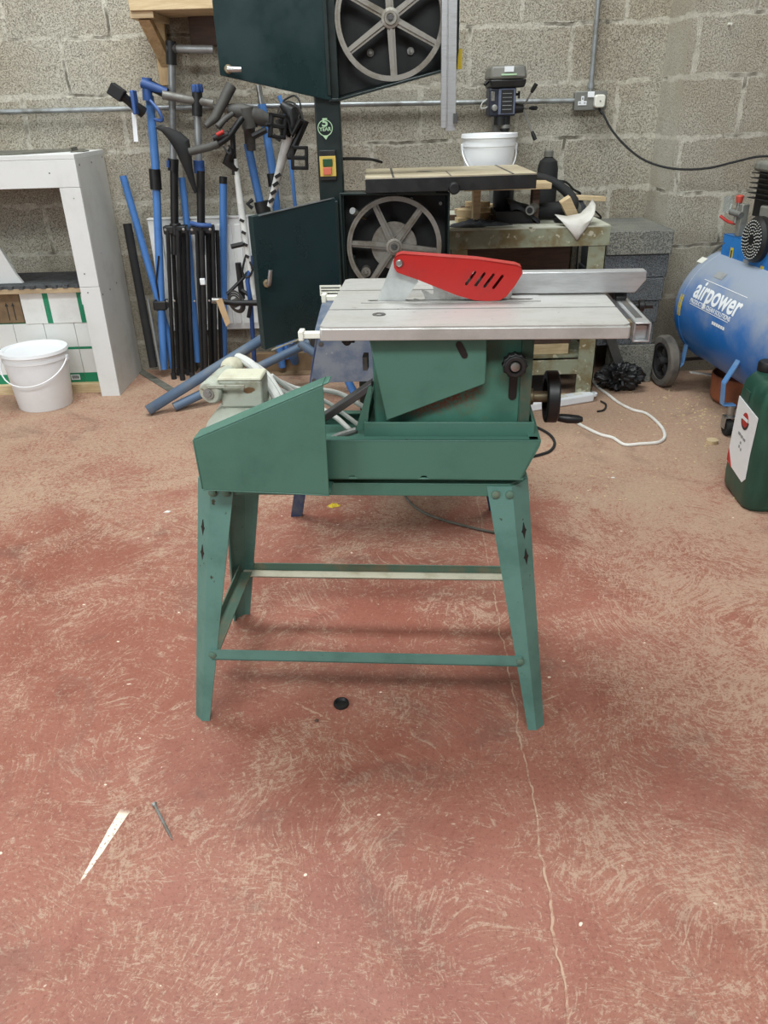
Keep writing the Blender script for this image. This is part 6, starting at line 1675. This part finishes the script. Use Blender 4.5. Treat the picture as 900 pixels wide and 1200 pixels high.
part('brake_block', TW([(279, 308, 3.72), (284, 350, 3.72)], .014, 10), M['black'], bk)
part('brake_arm', TW([(266, 345, 3.70), (281, 330, 3.71), (292, 318, 3.72)], .008, 8), M['black'], bk)
part('chain_loop', TW([(288, 300, 3.7), (284, 318, 3.69), (290, 325, 3.69), (296, 316, 3.69), (291, 304, 3.7)], .005, 8, sub=3), M['black'], bk)
# fallen blue pipes on the floor leaning up behind the bandsaw door
bpA = single('blue_pipe', G().tube([Z(173, 481, .024), W(345, 374, 3.62)], .023, 22, caps=False), M['blue_pipe'], 'long dusty blue grey pipe lying slanted in front of the stands, the thicker one', 'pipe')
bpA.modifiers.new('solid', 'SOLIDIFY').thickness = .003
bpB = single('blue_pipe', G().tube([Z(204, 477, .020), W(362, 402, 3.62)], .020, 20), M['blue_pipe'], 'second dusty blue pipe just behind and below the thick slanted pipe', 'pipe')
ls = thing('fallen_stand', 'blue tube stand base on the floor under the lower bandsaw door', 'stand', (-.45, 3.65, 0))
part('upright', G().tube([Z(347, 430, .0), W(340, 398, 3.62)], .022, 16), M['blue'], ls)
part('foot_tube', G().tube([W(352, 402, 3.50), W(372, 416, 3.46), W(400, 430, 3.42)], .020, 16, sub=3), M['blue_pipe'], ls)
part('foot_tube', G().tube([W(372, 398, 3.55), W(390, 410, 3.52), W(410, 425, 3.5)], .018, 16, sub=3), M['blue'], ls)
part('joint', G().tube([W(371, 413, 3.455), W(378, 419, 3.45)], .025, 16), M['blue'], ls)
part('cross_foot', G().tube([W(400, 430, 3.42), Vector((W(400, 430, 3.42).x+.06, 3.40, .018))], .018, 12), M['blue'], ls)

# ================================================================== LIGHT
w = bpy.data.worlds.new('world'); SC.world = w; w.use_nodes = True
w.node_tree.nodes['Background'].inputs[0].default_value = lin((236, 240, 246)); w.node_tree.nodes['Background'].inputs[1].default_value = .55
def area(name, loc, tgt, sx_, sy_, power, col=(1, 1, 1)):
    l = bpy.data.lights.new(name, 'AREA'); l.shape = 'RECTANGLE'; l.size = sx_; l.size_y = sy_; l.energy = power; l.color = col
    o = bpy.data.objects.new(name, l); COL.objects.link(o); o.location = loc
    o.rotation_euler = (Vector(tgt)-Vector(loc)).to_track_quat('-Z', 'Y').to_euler(); return o
area('rooflight', (-.6, 2.6, 4.3), (-.6, 2.6, 0), 2.6, 1.0, 165, (.93, .99, 1))
area('rooflight', (-.2, -1.7, 4.3), (-.2, .6, 0), 3.2, 1.2, 300, (.93, .99, 1))
area('left_fill', (-3.5, -.6, 1.9), (1.3, 3.2, 1.0), 2.6, 2.4, 130, (.90, .97, 1))  # added fill from the left to brighten the pier return; no door there
SC.view_settings.view_transform = 'Standard'; SC.view_settings.look = 'None'; SC.view_settings.gamma = 1
SC.view_settings.exposure = 0.0; SC.view_settings.use_curve_mapping = False
